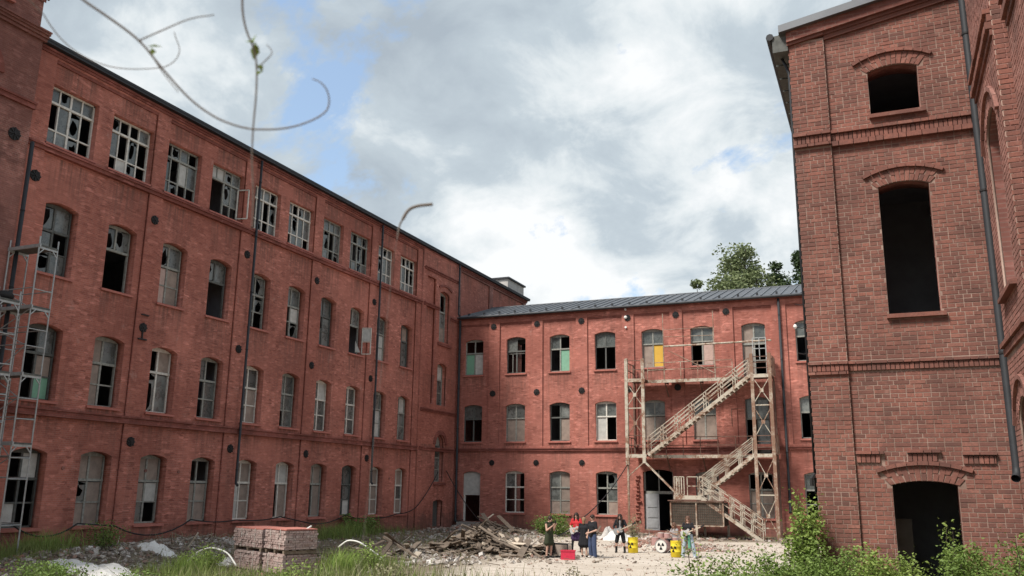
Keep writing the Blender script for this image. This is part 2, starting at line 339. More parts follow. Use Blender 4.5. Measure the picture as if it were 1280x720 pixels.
def solo(name, mb, mat, label, cat, base, group=None, smooth=False, kind=None):
    me = mb.mesh(name, Vector(base))
    if smooth:
        for p in me.polygons: p.use_smooth = True
    o = link(name, me, mat, None, base); return setp(o, label, cat, group, kind)

class Facade:
    """a wall plane: point(u, out, z); rot is the z rotation that turns local -y outwards"""
    def __init__(s, kind, plane): s.k = kind; s.p = plane; s.rot = {'E': math.pi/2, 'S': 0.0, 'W': -math.pi/2}[kind]
    def P(s, a, o, z): return {'E': (s.p+o, a, z), 'S': (a, s.p-o, z), 'W': (s.p-o, a, z)}[s.k]
    def box(s, mb, a0, a1, o0, o1, z0, z1): return mb.box(s.P(a0, o0, z0), s.P(a1, o1, z1))
def sheet(F, outer, holes, o0, o1, name, mat, parent):
    """wall slab with openings, between outward offsets o0 and o1"""
    cu = bpy.data.curves.new('tmp', 'CURVE'); cu.dimensions = '2D'; cu.fill_mode = 'BOTH'; cu.extrude = abs(o1-o0)/2
    for poly in [outer]+holes:
        s = cu.splines.new('POLY'); s.points.add(len(poly)-1); s.use_cyclic_u = True
        for pt, (a, b) in zip(s.points, poly): pt.co = (a, b, 0, 1)
    ob = bpy.data.objects.new('tmp', cu); C.objects.link(ob)
    dg = bpy.context.evaluated_depsgraph_get(); me = bpy.data.meshes.new_from_object(ob.evaluated_get(dg))
    bpy.data.objects.remove(ob); bpy.data.curves.remove(cu)
    mid = (o0+o1)/2; base = WP[parent]
    for v in me.vertices:
        p = F.P(v.co.x, mid+v.co.z, v.co.y); v.co = Vector(p)-base
    me.materials.clear(); me.name = name
    bm = bmesh.new(); bm.from_mesh(me); bmesh.ops.remove_doubles(bm, verts=bm.verts, dist=.0005); bmesh.ops.recalc_face_normals(bm, faces=bm.faces); bm.to_mesh(me); bm.free()
    o = link(name, me, mat, parent); WP[o] = base; return o
def arch_poly(c, w, z0, z1, rise, n=8):
    """opening: sill z0, springing z1, segmental head"""
    pts = [(c-w/2, z0), (c+w/2, z0)]
    if rise <= 0: return pts+[(c+w/2, z1), (c-w/2, z1)]
    rad = (w*w/4+rise*rise)/(2*rise); cz = z1+rise-rad; a0 = math.asin(min(1, w/2/rad))
    for i in range(n+1):
        a = a0-2*a0*i/n; pts.append((c+rad*math.sin(a), cz+rad*math.cos(a)))
    return pts
def arch_ring(F, mb, c, w, z1, rise, th, o0, o1, n=8, over=0.0):
    rad = (w*w/4+rise*rise)/(2*rise); cz = z1+rise-rad; a0 = math.asin(min(1, w/2/rad))*(1+over); prev = None
    inner = [(c+rad*math.sin(a0-2*a0*i/n), cz+rad*math.cos(a0-2*a0*i/n)) for i in range(n+1)]
    outer = [(c+(rad+th)*math.sin(a0-2*a0*i/n), cz+(rad+th)*math.cos(a0-2*a0*i/n)) for i in range(n+1)]
    mb.prism(inner+outer[::-1], o0, o1, lambda a, d, b: F.P(a, d, b))

# ------------------------------------------------------------------ windows
FR = {}
def pane_mesh(kind, w, h, rs=0):
    key = ('pane', kind, round(w, 2), round(h, 2), rs if kind == 'k' else 0)
    if key in FR: return FR[key]
    mb = MB()
    if kind == 'k':                                   # glass with a piece knocked out
        rr = random.Random(rs); cx, cz = w*rr.uniform(.3, .7), h*rr.uniform(.25, .6)
        pts = [(0, 0), (w, 0), (w, h), (0, h)]; hole = []
        for i in range(9):
            a = 2*math.pi*i/9; q = rr.uniform(.22, .48); hole.append((cx+math.cos(a)*w*q*.95, cz+math.sin(a)*h*q))
        hole = [(min(max(a, .0), w), min(max(b, .0), h)) for a, b in hole]
        ring = []
        for i in range(9):
            a = 2*math.pi*i/9; q = max(abs(math.cos(a)), abs(math.sin(a))); ring.append((w/2+math.cos(a)/q*w/2, h/2+math.sin(a)/q*h/2))
        vs = [(a, 0, b) for a, b in ring]+[(a, 0, b) for a, b in hole]
        mb.add(vs, [(i, (i+1) % 9, 9+(i+1) % 9, 9+i) for i in range(9)])
        mb.add([(0, 0, h), (w, 0, h), (w, 0, h*.86), (0, 0, h*.8)], [(0, 1, 2, 3)])
    else: mb.box((0, 0, 0), (w, .012, h))
    me = mb.mesh('pane_'+kind); FR[key] = me; return me
def frame_mesh(key, bars, fm):
    k = (key, fm)
    if k in FR: return FR[k]
    mb = MB()
    for (x0, x1, z0, z1, d0, d1) in bars: mb.box((x0, d0, z0), (x1, d1, z1))
    me = mb.mesh('window_frame'); me.materials.append(M[fm]); FR[k] = me; return me
PM = {'g': ('pane', 'glass'), 'k': ('broken_pane', 'glass'), 'b': ('board', 'board_tan'), 'w': ('board', 'board_white'), 'n': ('board', 'board_green'), 'y': ('board', 'board_yellow'), 'p': ('board', 'board_pink')}
cnt = [0]
def window(F, parent, c, z0, spec, fm='frame_grey', kind='arched', W=1.5, H=2.7, rise=.17, setback=.37, sillmat='sill_paint', sill=True):
    """spec: rows top to bottom"""
    rows = spec.split('/'); x0 = -W/2; base = WP[parent]; cnt[0] += 1
    ncol = len(rows[0]); ht = H+rise
    if kind == 'arched': zs = [(H*.66, ht-.03), (H*.33, H*.63), (.05, H*.33)]
    else: zs = [(H*.74, H), (H*.27, H*.71), (.05, H*.27)]
    if len(rows) == 2: zs = [zs[0], (.05, zs[1][1])]
    bw = .07; bars = [(x0, x0+bw, 0, ht, 0, .09), (-x0-bw, -x0, 0, ht, 0, .09), (x0, -x0, 0, .07, 0, .09), (x0, -x0, H-.02 if rise else H-.07, ht, .0, .09),
                      (x0, -x0, zs[0][0]-H*.03, zs[0][0]+.02, -.02, .10)]
    def colx(i): return x0+bw+(W-2*bw)*i/ncol
    key = [kind, W, H, rise]
    for ri, row in enumerate(rows):
        for i in range(1, ncol):
            a, b = row[i-1], row[i]
            if a == 'o' and b == 'o': continue
            ww = .045 if (ncol == 2 and i == 1) or i == 2 else .03
            bars.append((colx(i)-ww, colx(i)+ww, zs[ri][0], zs[ri][1], .005, .085)); key.append((ri, i))
    if len(rows) == 3:
        for i in range(ncol):
            if rows[1][i] != 'o' or rows[2][i] != 'o': bars.append((colx(i), colx(i+1), zs[1][0]-.03, zs[1][0]+.03, .01, .08)); key.append(('x', i))
    me = frame_mesh(tuple(key), bars, fm)
    P = Vector(F.P(c, -setback, z0))-base
    w = link('window', me, None, parent, P, F.rot); WP[w] = None
    for ri, row in enumerate(rows):
        for i, ch in enumerate(row):
            if ch in 'do': continue
            nm, mt = PM[ch]; wx = colx(i+1)-colx(i)-.03
            pm = pane_mesh(ch, wx, zs[ri][1]-zs[ri][0]-.05, cnt[0]*7+ri*3+i)
            if not pm.materials: pm.materials.append(M[mt])
            o = link(nm, pm, None, w, (colx(i)+.015, .045+random.uniform(-.004, .004), zs[ri][0]+.02))
    if sill:
        k = ('sill', W, sillmat, setback)
        if k not in FR:
            mb = MB(); x = W/2+.08
            mb.add([(-x, -setback-.1, -.12), (x, -setback-.1, -.12), (x, -setback-.1, -.04), (-x, -setback-.1, -.04), (-x, 0.05, -.12), (x, 0.05, -.12), (x, 0.05, .012), (-x, 0.05, .012)],
                   [(0, 1, 2, 3), (0, 4, 5, 1), (1, 5, 6, 2), (3, 2, 6, 7), (0, 3, 7, 4), (4, 7, 6, 5)])
            FR[k] = mb.mesh('sill'); FR[k].materials.append(M[sillmat])
        link('sill', FR[k], None, w)
    return w
def anchor(F, parent, c, z, s=.2, o=0.0):
    k = ('anchor', s)
    if k not in FR:
        mb = MB(); mb.lathe([(s, 0), (s, -.03), (s*.8, -.035)], 14, axis='Y')
        for i in range(4):
            a = math.pi*i/4; mb.bar((-math.cos(a)*s*1.02, -.05, -math.sin(a)*s*1.02), (math.cos(a)*s*1.02, -.05, math.sin(a)*s*1.02), .05, .03, (0, 1, 0))
        mb.lathe([(s*.25, -.02), (s*.22, -.1)], 10, axis='Y'); FR[k] = mb.mesh('anchor_plate'); FR[k].materials.append(M['iron'])
    link('anchor_plate', FR[k], None, parent, Vector(F.P(c, o, z))-WP[parent], F.rot)

# ------------------------------------------------------------------ ground
def gh(x, y):
    d = math.hypot(x, y); t = min(1, max(0, (d-14)/13)); h = 1.0*(1-t*t*(3-2*t))
    def g(cx, cy, sx, sy, a): return a*math.exp(-((x-cx)/sx)**2-((y-cy)/sy)**2)
    if -29 < x < -10 and 15 < y < 60:
        h += g(-26.6, 28.5, 1.3, 5.5, .62)+g(-26.8, 22, 1.2, 3, .3)+g(-23.5, 51.5, 2.6, 1.7, .55)+g(-16.3, 35.4, 2.5, 1.4, .40)+g(-27, 45, 1.2, 9, .2)
    if -14 < x < -7 and 40 < y < 48: h += g(-10.4, 44.2, 1.4, .8, .65)
    if y < 58 and abs(y-56.6) < 2.5 and x < -6: h += .12*math.exp(-((y-56.8)/1.0)**2)
    if d < 80: h += .05*noise.noise(Vector((x*.35, y*.35, 0)))+.03*noise.noise(Vector((x*1.3, y*1.3, 3)))
    return h
xs = sorted(set([round(v, 3) for v in list(np.arange(-32, 12, .5))+list(np.arange(-80, -32, 6))+list(np.arange(12, 80, 6))+[-600, -300, -150, 80, 150, 300, 600]]))
ys = sorted(set([round(v, 3) for v in list(np.arange(-6, 60, .5))+list(np.arange(60, 110, 6))+[-600, -300, -100, -50, -25, -12, 110, 160, 300, 700]]))
mb = MB(); vs = [(x, y, gh(x, y)) for y in ys for x in xs]; nx = len(xs)
mb.add(vs, [(j*nx+i, j*nx+i+1, (j+1)*nx+i+1, (j+1)*nx+i) for j in range(len(ys)-1) for i in range(nx-1)])
me = mb.mesh('ground')
for p in me.polygons: p.use_smooth = True
setp(link('ground', me, M['ground']), kind='structure')

# ------------------------------------------------------------------ LEFT MILL
XL = -28.91; FE = Facade('E', XL)
mill = thing('mill_building', 'long four storey red brick mill on the left with rows of broken windows', 'building', (XL, 21, 0))
ROW = [1.18, 5.82, 10.59]; SPR = [3.87, 8.5, 13.25]
holes = []
for k in range(10):
    c = 23.0+3.0*k+.02*k/3
    for s, e in zip(ROW, SPR): holes.append(arch_poly(c, 1.5, s, e, .17))
    holes.append(arch_poly(c-.04, 2.24, 15.64, 18.05, 0))
BAYW = [(54.95, 1.55, 0.02, 1.9, .12), (54.95, 1.45, 3.24, 5.75, .72), (54.98, 1.5, 8.48, 11.3, .17), (55.1, 1.6, 13.0, 16.55, .2)]
for c, w, a, b, q in BAYW: holes.append(arch_poly(c, w, a, b, q))
holes.append(arch_poly(21.16, .24, 15.8, 17.95, 0))
sheet(FE, [(20.8, -1), (71, -1), (71, 19.3), (20.8, 19.3)], holes, 0, -.5, 'wall', M['brick_red'], mill)
# raised skin of pilasters with the recessed bays cut out
pil = [21.35+.08]+[27.5+6.02*k for k in range(5)]
ph = []
for k in range(5):
    a = pil[k]+.38; b = pil[k+1]-.38
    if k == 4: b = 51.1
    ph.append([(a, .24), (b, .24), (b, 19.02), (a, 19.02)])
sheet(FE, [(21.0, -1), (51.75, -1), (51.75, 19.3), (21.0, 19.3)], ph, .1, .001, 'pilaster_layer', M['brick_red'], mill)
# stair bay in the corner
bh = [arch_poly(c, w, a, b, q) for c, w, a, b, q in BAYW]
bh.append([(52.35, 8.5), (53.7, 8.5), (53.7, 17.4), (52.35, 17.4)])
sheet(FE, [(51.752, -1), (57.3, -1), (57.3, 19.3), (51.752, 19.3)], bh, .2, .001, 'stair_bay_wall', M['brick_red'], mill)
sheet(FE, [(57.302, 14), (71, 14), (71, 19.3), (57.302, 19.3)], [[(57.9, 15), (63.1, 15), (63.1, 18.95), (57.9, 18.95)], [(63.8, 15), (70.4, 15), (70.4, 18.95), (63.8, 18.95)]], .1, .001, 'upper_wall_layer', M['brick_dark'], mill)
def band(F, parent, a0, a1, z, prof, mat, name='string_course'):
    mb = MB()
    for o, za, zb in prof: F.box(mb, a0, a1, -.01, o, z+za, z+zb)
    # butt the mouldings without coplanar faces
    return obj(name, mb, mat, parent)
T = M['brick_trim']
band(FE, mill, 20.99, 51.74, 5.52, [(.24, -.07, .0), (.18, -.24, -.07), (.22, -.30, -.24)], T)
band(FE, mill, 51.9, 57.2, 5.52, [(.34, -.07, .0), (.27, -.24, -.07)], T)
band(FE, mill, 20.99, 51.74, 15.42, [(.26, -.08, .0), (.19, -.22, -.08)], T)
band(FE, mill, 51.9, 54.2, 15.42, [(.34, -.08, .0), (.27, -.22, -.08)], T)
band(FE, mill, 56.0, 57.2, 15.0, [(.34, -.08, .0), (.27, -.22, -.08)], T)
band(FE, mill, 51.9, 57.2, 8.1, [(.36, -.07, .0), (.28, -.2, -.07)], T)
band(FE, mill, 51.9, 57.2, 17.98, [(.36, -.07, .0), (.28, -.2, -.07)], T)
band(FE, mill, 20.99, 71.0, .24, [(.17, -1.2, 0)], M['brick_dark'], 'plinth')
band(FE, mill, 21.0, 71.1, 19.3, [(.22, -.10, .0), (.16, -.2, -.1)], T, 'cornice')
for k in range(5): band(FE, mill, pil[k]+.38, (pil[k+1]-.38) if k < 4 else 51.1, 19.02, [(.06, -.13, -.0)], T, 'corbel_course')
mb = MB(); FE.box(mb, 20.7, 71.2, -.5, .42, 19.32, 19.42); FE.box(mb, 20.7, 71.2, .30, .44, 19.42, 19.52); obj('eaves_gutter', mb, M['pipe_dark'], mill)
# arches over the corner bay windows
mb = MB(); arch_ring(FE, mb, 54.95, 1.45, 5.75, .72, .28, .18, .27, 12); obj('arch_moulding', mb, T, mill)
mb = MB(); arch_ring(FE, mb, 55.1, 1.9, 16.85, .25, .16, .19, .28, 8); obj('arch_moulding', mb, T, mill)
mb = MB(); FE.box(mb, 54.1, 55.85, .1, .3, 3.0, 3.16); obj('sill', mb, T, mill)
mb = MB(); FE.box(mb, 54.1, 56.1, .1, .3, 12.7, 12.9); obj('sill', mb, T, mill)
# shell behind
mb = MB()
mb.box((XL-13, 20.8, -1), (XL-13.4, 71, 19.3)); mb.box((XL-13, 20.8, -1), (XL-.52, 21.2-.12, 19.29)); mb.box((XL-13, 70.6, -1), (XL-.52, 71, 19.29))
for z in (0.02, 4.95, 9.75, 14.75): mb.box((XL-12.98, 21.1, z-.3), (XL-.52, 70.5, z))
for y in (33.5, 45.6, 57.6): mb.box((XL-12.9, y-.1, 0), (XL-.55, y+.1, 19.2))
obj('interior_shell', mb, M['interior'], mill)
mb = MB(); mb.add([(XL+.1, 20.7, 19.325), (XL+.1, 71.2, 19.325), (XL-13.5, 71.2, 19.7), (XL-13.5, 20.7, 19.7), (XL+.1, 20.7, 19.31), (XL+.1, 71.2, 19.31), (XL-13.5, 71.2, 19.3), (XL-13.5, 20.7, 19.3)],
                 [(0, 1, 2, 3), (7, 6, 5, 4), (0, 4, 5, 1), (1, 5, 6, 2), (2, 6, 7, 3), (3, 7, 4, 0)])
obj('roof', mb, M['roof_metal'], mill)
mb = MB(); mb.box((XL-1.6, 67.0, 19.3), (XL+.02, 70.6, 20.5)); o = obj('chimney', mb, M['plaster'], mill)
mb = MB(); mb.box((XL-1.75, 66.85, 20.5), (XL+.17, 70.75, 20.64)); obj('chimney_cap', mb, M['pipe_dark'], o)
# window glazing of the mill, row by row from near to far
TOP = ['gkgg/dgkd/ggkd', 'kddg/gdkd/dwkd', 'dkgd/kdwg/gkdd', 'wwkg/ookg/oodd', 'gggk/dgdk/dkdg', 'gdkg/gkgg/dggd', 'kggg/dkdg/dgdk', 'gdgk/gdkd/ggkg', 'ggkg/gkgg/dggg', 'gdkd/dgdk/gggg']
R3 = ['kg/gd/kg', 'kk/oo', 'kg/pb/pb', 'kg/oo', 'gk/dk/dd', 'gg/dw/dk', 'gg/kg/gg', 'dg/oo', 'gg/dw/gw', 'gb/dg/dg']
R2 = ['dg/db/dn', 'bg/bd/bd', 'db/kg', 'gd/dg/dg', 'dg/db/db', 'gg/gg/dg', 'gw/gg/gg', 'gg/dg/gg', 'gg/dw/dw', 'gw/dg/dg']
R1 = ['dw/dd/wd', 'bb/kb/bb', 'bb/bw/gd', 'dd/bb/bb', 'bb/wb/wb', 'ww/ob', 'bb/ob', 'gg/dg/gw', 'bb/bb/bb', 'db/bg/bb']
FM_T = ['frame_cream', 'frame_grey', 'frame_grey', 'frame_cream']
for k in range(10):
    c = 23.0+3.0*k+.02*k/3
    window(FE, mill, c-.04, 15.64, TOP[k], ['frame_cream', 'frame_cream', 'frame_grey', 'frame_grey'][k % 4], 'grid', 2.24, 2.41, 0, .25)
    window(FE, mill, c, ROW[2], R3[k], 'frame_grey' if k % 3 else 'frame_dark')
    window(FE, mill, c, ROW[1], R2[k], ['frame_dark', 'frame_grey', 'frame_cream', 'frame_grey', 'frame_cream', 'frame_grey', 'frame_cream', 'frame_cream', 'frame_grey', 'frame_grey'][k])
    window(FE, mill, c, ROW[0], R1[k], ['frame_dark', 'frame_grey', 'frame_grey', 'frame_grey', 'frame_cream', 'frame_cream', 'frame_grey', 'frame_dark', 'frame_cream', 'frame_cream'][k])
window(FE, mill, 54.95, 3.24, 'gg/gg/kg', 'frame_grey', 'arched', 1.45, 2.5, .72, .2, sill=False)
window(FE, mill, 54.98, 8.48, 'gw/dg/bg', 'frame_grey', 'arched', 1.5, 2.82, .17, .2)
window(FE, mill, 55.1, 13.0, 'gd/gg/bb', 'frame_grey', 'arched', 1.6, 3.55, .2, .2, sill=False)
mb = MB(); FE.box(mb, 54.2, 55.7, -.35, -.28, 0, 2.05); obj('door', mb, M['frame_dark'], mill)
# open casement of third-row window eight
mb = MB(); hx = XL-.05
for a, b in (((0, 0, .1), (0, 0, 1.7)), ((.55, 0, .1), (.55, 0, 1.7)), ((0, 0, .1), (.55, 0, .1)), ((0, 0, 1.7), (.55, 0, 1.7)), ((0, 0, .85), (.55, 0, .85))):
    mb.bar((hx+a[0]*.93, 44.78+a[0]*.3, ROW[2]+a[2]), (hx+b[0]*.93, 44.78+b[0]*.3, ROW[2]+b[2]), .05, .05)
o = obj('open_casement', mb, M['frame_cream'], mill)
mb = MB(); mb.prism([(0, .9), (.55, .9), (.55, 1.66), (0, 1.66)], 0, .012, lambda a, d, b: (hx+a*.93, 44.78+a*.3+d, ROW[2]+b)); obj('board', mb, M['board_white'], o)
mb = MB(); mb.prism([(0, .1), (.5, .1), (0, .8)], 0, .012, lambda a, d, b: (hx+a*.6, 44.05+a*.2+d, ROW[2]+b)); obj('board', mb, M['board_white'], mill)
# open casement on a top floor window
mb = MB(); hx = XL-.2
for a, b in (((0, .1), (0, 1.6)), ((.6, .1), (.6, 1.6)), ((0, .1), (.6, .1)), ((0, 1.6), (.6, 1.6))):
    mb.bar((hx+a[0]*.95, 32.95+a[0]*.25, 15.7+a[1]), (hx+b[0]*.95, 32.95+b[0]*.25, 15.7+b[1]), .05, .05)
obj('open_casement', mb, M['frame_cream'], mill)
for y in [27.52, 33.45+.2, 39.6, 45.68]:
    for z in (14.1, 9.3, 4.5):
        if abs(y-33.65) < .1 and z < 10: y2 = y-.05
        else: y2 = y
        anchor(FE, mill, y2, z, .2, .1)
anchor(FE, mill, 21.55, 14.1, .22, .1)
# iron bracket lamp by the second pilaster
mb = MB(); mb.lathe([(.02, -.3), (.2, -.26), (.24, -.12), (.2, -.1)], 12, (XL+.1, 27.5, 9.6), 'X'); mb.bar((XL+.14, 27.5, 9.5), (XL+.14, 27.5, 8.8), .05); mb.bar((XL+.14, 27.3, 8.8), (XL+.14, 27.75, 8.8), .06); mb.bar((XL+.14, 27.35, 9.85), (XL+.14, 27.75, 9.85), .05)
obj('wall_bracket', mb, M['iron'], mill)
for y in (24.5, 28.6, 30.5, 39.4, 45.4, 48.6): 
    mb = MB(); mb.lathe([(.075, 0), (.07, .04)], 10, (XL-.01, y, 3.35), 'X'); obj('wall_boss', mb, M['brick_dark'], mill)
def downpipe(parent, F, c, z0, z1, o=.2, rad=.065, mat='pipe_dark', shoe=True, swan=None):
    pts = [F.P(c, o, z1), F.P(c, o, z0)]
    if swan: pts = [F.P(c+swan[0], swan[1], z1+swan[2]), F.P(c, o, z1)]+pts[1:]
    if shoe: pts.append(F.P(c, o+.12, z0-.12))
    mb = MB(); mb.tube(pts, rad, 10); p = obj('downpipe', mb, M[mat], parent, smooth=True)
    z = z0+.6
    while z < z1:
        mb = MB(); mb.add(*ring_band(F, c, o, z, rad)); obj('pipe_clip', mb, M['iron'], p); z += 2.9
    return p
def ring_band(F, c, o, z, rad):
    n = 10; vs = []; fs = []
    for dz in (0, .04):
        for k in range(n): a = 2*math.pi*k/n; vs.append(F.P(c+math.cos(a)*(rad+.012), o+math.sin(a)*(rad+.012), z+dz))
    fs = [(k, (k+1) % n, n+(k+1) % n, n+k) for k in range(n)]+[tuple(range(n)), tuple(range(2*n-1, n-1, -1))]
    return vs, fs
downpipe(mill, FE, 33.98, 2.9, 19.2, .3); downpipe(mill, FE, 46.0, 3.1, 19.2, .3); downpipe(mill, FE, 56.9, 15.4, 19.2, .42, .07)
downpipe(mill, FE, 57.15, .6, 15.0, .45, .09)
downpipe(mill, FE, 21.02, .3, 15.2, .42, .075)

# ------------------------------------------------------------------ LEFT TOWER
tw = thing('stair_tower', 'dark brick stair tower rising above the near end of the left mill', 'tower', (XL, 20, 0))
FT = Facade('E', XL+.35)
sheet(FT, [(11, -1), (20.9, -1), (20.9, 19.45), (11, 19.45)], [arch_poly(18.0, 2.6, 16.9, 17.3, 1.2, 14)], 0, -.45, 'wall', M['brick_dark'], tw)
mb = MB(); FT.box(mb, 16.6, 19.4, -.2, -.1, 16.6, 18.9); obj('blind_arch_infill', mb, M['brick_dark'], tw)
mb = MB(); arch_ring(FT, mb, 18.0, 2.6, 17.3, 1.2, .25, -.01, .07, 14); obj('arch_moulding', mb, T, tw)
mb = MB(); mb.box((XL-10, 20.4, -1), (XL-.11, 20.79, 23.2)); mb.box((XL-10, 11, -1), (XL-.11, 11.4, 23.2)); mb.box((XL-10.4, 11, -1), (XL-10, 20.79, 23.2)); obj('return_wall', mb, M['brick_dark'], tw)
band(FT, tw, 10.9, 20.95, 16.72, [(.16, -.08, .0), (.1, -.26, -.08)], T)
band(FT, tw, 10.9, 21.0, 19.62, [(.34, -.06, .0), (.28, -.14, -.06), (.2, -.24, -.14), (.12, -.36, -.24)], M['brick_dark'], 'cornice')
sheet(FT, [(11, 19.6), (20.75, 19.6), (20.75, 23.3), (11, 23.3)], [arch_poly(18.7, 1.5, 20.25, 22.2, .17)], -.06, -.45, 'upper_wall', M['brick_dark'], tw)
for i in range(6): band(FT, tw, 10.9, 20.8+i*.09, 21.0+i*.14, [(-.0+i*.06, -.14, -.001)], M['brick_dark'], 'corbel_course')
window(FT, tw, 18.7, 20.25, 'gg/gg/gg', 'frame_cream', 'arched', 1.5, 1.95, .17, .25)
mb = MB(); mb.box((XL-10, 11.4, -1), (XL-.5, 20.4, 19.4)); obj('interior_shell', mb, M['interior'], tw)
mb = MB(); mb.box((XL-10.6, 10.8, 23.3), (XL+.6, 21.3, 23.5)); obj('roof', mb, M['roof_metal'], tw)
anchor(FT, tw, 20.3, 15.25, .24, .0)

# ------------------------------------------------------------------ REAR MILL
YB = 57.5; FS = Facade('S', YB); P0, PD = -27.44, 3.348
rear = thing('rear_mill_building', 'three storey red brick mill block across the back of the yard with grey metal roof', 'building', (XL, YB, 0))
RS = [1.2, 6.08, 10.92]; RE = [3.88, 8.58, 13.4]; X1 = 9.0
holes = []; rw = []
for k in range(11):
    c = P0+PD*k
    for fl in range(3):
        if fl == 0 and k in (0, 4): continue
        z0 = RS[fl]
        if k == 6 and fl > 0: z0 = (0, 5.15, 9.98)[fl]
        holes.append(arch_poly(c, 1.5, z0, RE[fl], .16)); rw.append((k, fl, c, z0))
holes.append(arch_poly(-27.43, 1.4, .55, 3.86, .14)); holes.append(arch_poly(-13.9, 2.0, .08, 4.0, .16))
sheet(FS, [(XL+.01, -1), (X1, -1), (X1, 15.2), (XL+.01, 15.2)], holes, 0, -.5, 'wall', M['brick_rear'], rear)
ph = []; pc = [P0+PD*k+PD/2 for k in range(11)]
lefts = [XL+.15]+[x+.42 for x in pc]; rights = [x-.42 for x in pc]+[X1-.3]
for a, b in zip(lefts, rights):
    if b-a < 1: continue
    if a < -5.7 < b+1: b -= .05
    ph.append([(a, 5.75), (b, 5.75), (b, 14.66), (a, 14.66)])
ph[-1] = [(ph[-1][0][0], 5.75), (X1-.3, 5.75), (X1-.3, 14.66), (ph[-1][0][0], 14.66)]
sheet(FS, [(XL+.02, 5.6), (X1, 5.6), (X1, 15.2), (XL+.02, 15.2)], ph, .1, .001, 'pilaster_layer', M['brick_rear'], rear)
band(FS, rear, XL+.3, X1, 5.61, [(.2, -.07, .0), (.14, -.2, -.07)], T)
for a, b in zip(lefts, rights):
    if b-a > 1: band(FS, rear, a, b, 14.66, [(.06, -.12, 0)], T, 'corbel_course')
band(FS, rear, XL+.3, X1, .3, [(.12, -1.2, 0)], M['brick_rear'], 'plinth')
band(FS, rear, XL+.03, X1, 15.2, [(.22, -.1, -.002), (.16, -.22, -.1)], T, 'cornice')
mb = MB()
mb.box((XL+.5, YB+11.6, 0), (X1, YB+12, 15.1)); mb.box((X1-.4, YB+.52, 0), (X1-.01, YB+11.5, 15.1))
for z in (0.03, 5.1, 9.9): mb.box((XL+.5, YB+.52, z-.3), (X1-.42, YB+11.5, z))
for x in (-22.4, -15.75, -9.05, -5.7): mb.box((x-.1, YB+.55, 0), (x+.1, YB+11.4, 15.1))
obj('interior_shell', mb, M['interior'], rear)
# roof with standing seams
def rz(y): return 15.22+(y-57.1)*(17.18-15.22)/(63.5-57.1)
mb = MB()
for (ya, yb_, za, zb_) in ((57.1, 63.5, rz(57.1), rz(63.5)), (63.5, 70, rz(63.5), 15.2)):
    mb.add([(XL+.01, ya, za), (X1+.3, ya, za), (X1+.3, yb_, zb_), (XL+.01, yb_, zb_), (XL+.01, ya, za-.06), (X1+.3, ya, za-.06), (X1+.3, yb_, zb_-.06), (XL+.01, yb_, zb_-.06)],
           [(0, 1, 2, 3), (7, 6, 5, 4), (0, 4, 5, 1), (1, 5, 6, 2), (2, 6, 7, 3), (3, 7, 4, 0)])
obj('roof', mb, M['roof_metal'], rear)
sm = MB(); sm.bar((0, 0, .03), (0, 6.35, rz(63.45)-rz(57.1)+.03), .05, .07); sme = sm.mesh('roof_seam'); sme.materials.append(M['zinc'])
x = XL+.5
while x < 0: link('roof_seam', sme, None, rear, (x-XL, 57.1-YB, rz(57.1))); x += .62
sg = MB(); sg.box((-.06, -.06, 0), (.06, .1, .16)); sge = sg.mesh('snow_guard'); sge.materials.append(M['pipe_dark'])
x = XL+.8
while x < -1: link('snow_guard', sge, None, rear, (x-XL, 57.9-YB, rz(57.9))); x += 1.24
mb = MB(); mb.tube([(XL+.4, YB-.42, 15.14), (X1, YB-.42, 15.14)], .085, 8); obj('eaves_gutter', mb, M['pipe_dark'], rear)
mb = MB(); mb.box((XL+.01, 63.4, rz(63.5)-.02), (X1, 63.62, rz(63.5)+.06)); obj('ridge_cap', mb, M['zinc'], rear)
G1 = {1: 'gd/dd/dd', 2: 'gb/gb/bb', 3: 'dk/dg/db', 5: 'bb/bb/bb', 6: 'dd/bb/bb', 7: 'gg/dg/dg'}
G1c = {1: 'frame_cream', 2: 'frame_grey', 3: 'frame_grey', 5: 'frame_grey', 6: 'frame_grey', 7: 'frame_grey'}
G2 = ['gg/dd', 'gg/bb', 'dg/db', 'gg/wo', 'gg/bb', 'gg/bb', 'gg/dg', 'gg/dd', 'gg/gg', 'gg/gg', 'gg/gg']
G3 = ['dd/nw', 'gd/dd', 'gd/dn', 'gg/dd', 'gg/by', 'gg/dp', 'bg/bd/bd', 'gg/dd', 'gg/gg', 'gg/gg', 'gg/gg']
for k, fl, c, z0 in rw:
    if fl == 0: window(FS, rear, c, z0, G1.get(k, 'gg/gg/gg'), G1c.get(k, 'frame_grey'), H=RE[0]-z0, rise=.16, setback=.2)
    elif fl == 1: window(FS, rear, c, z0, G2[k], 'frame_cream' if k == 3 else 'frame_dark' if k in (0, 2, 6) else 'frame_grey', H=RE[1]-z0, rise=.16, setback=.2, sill=k != 6)
    else: window(FS, rear, c, z0, G3[k], 'frame_dark' if k in (1, 3) else 'frame_grey', H=RE[2]-z0, rise=.16, setback=.2, sill=k != 6)
# green shutters' lower gap: narrow inner sash of the second window
for x_, z_ in ((P0+PD, 10.95),):
    mb = MB(); mb.box((x_-.35, YB+.26, z_), (x_-.31, YB+.30, z_+1.5)); mb.box((x_-.6, YB+.26, z_+1.4), (x_+.6, YB+.30, z_+1.46)); obj('inner_sash', mb, M['frame_grey'], rear)
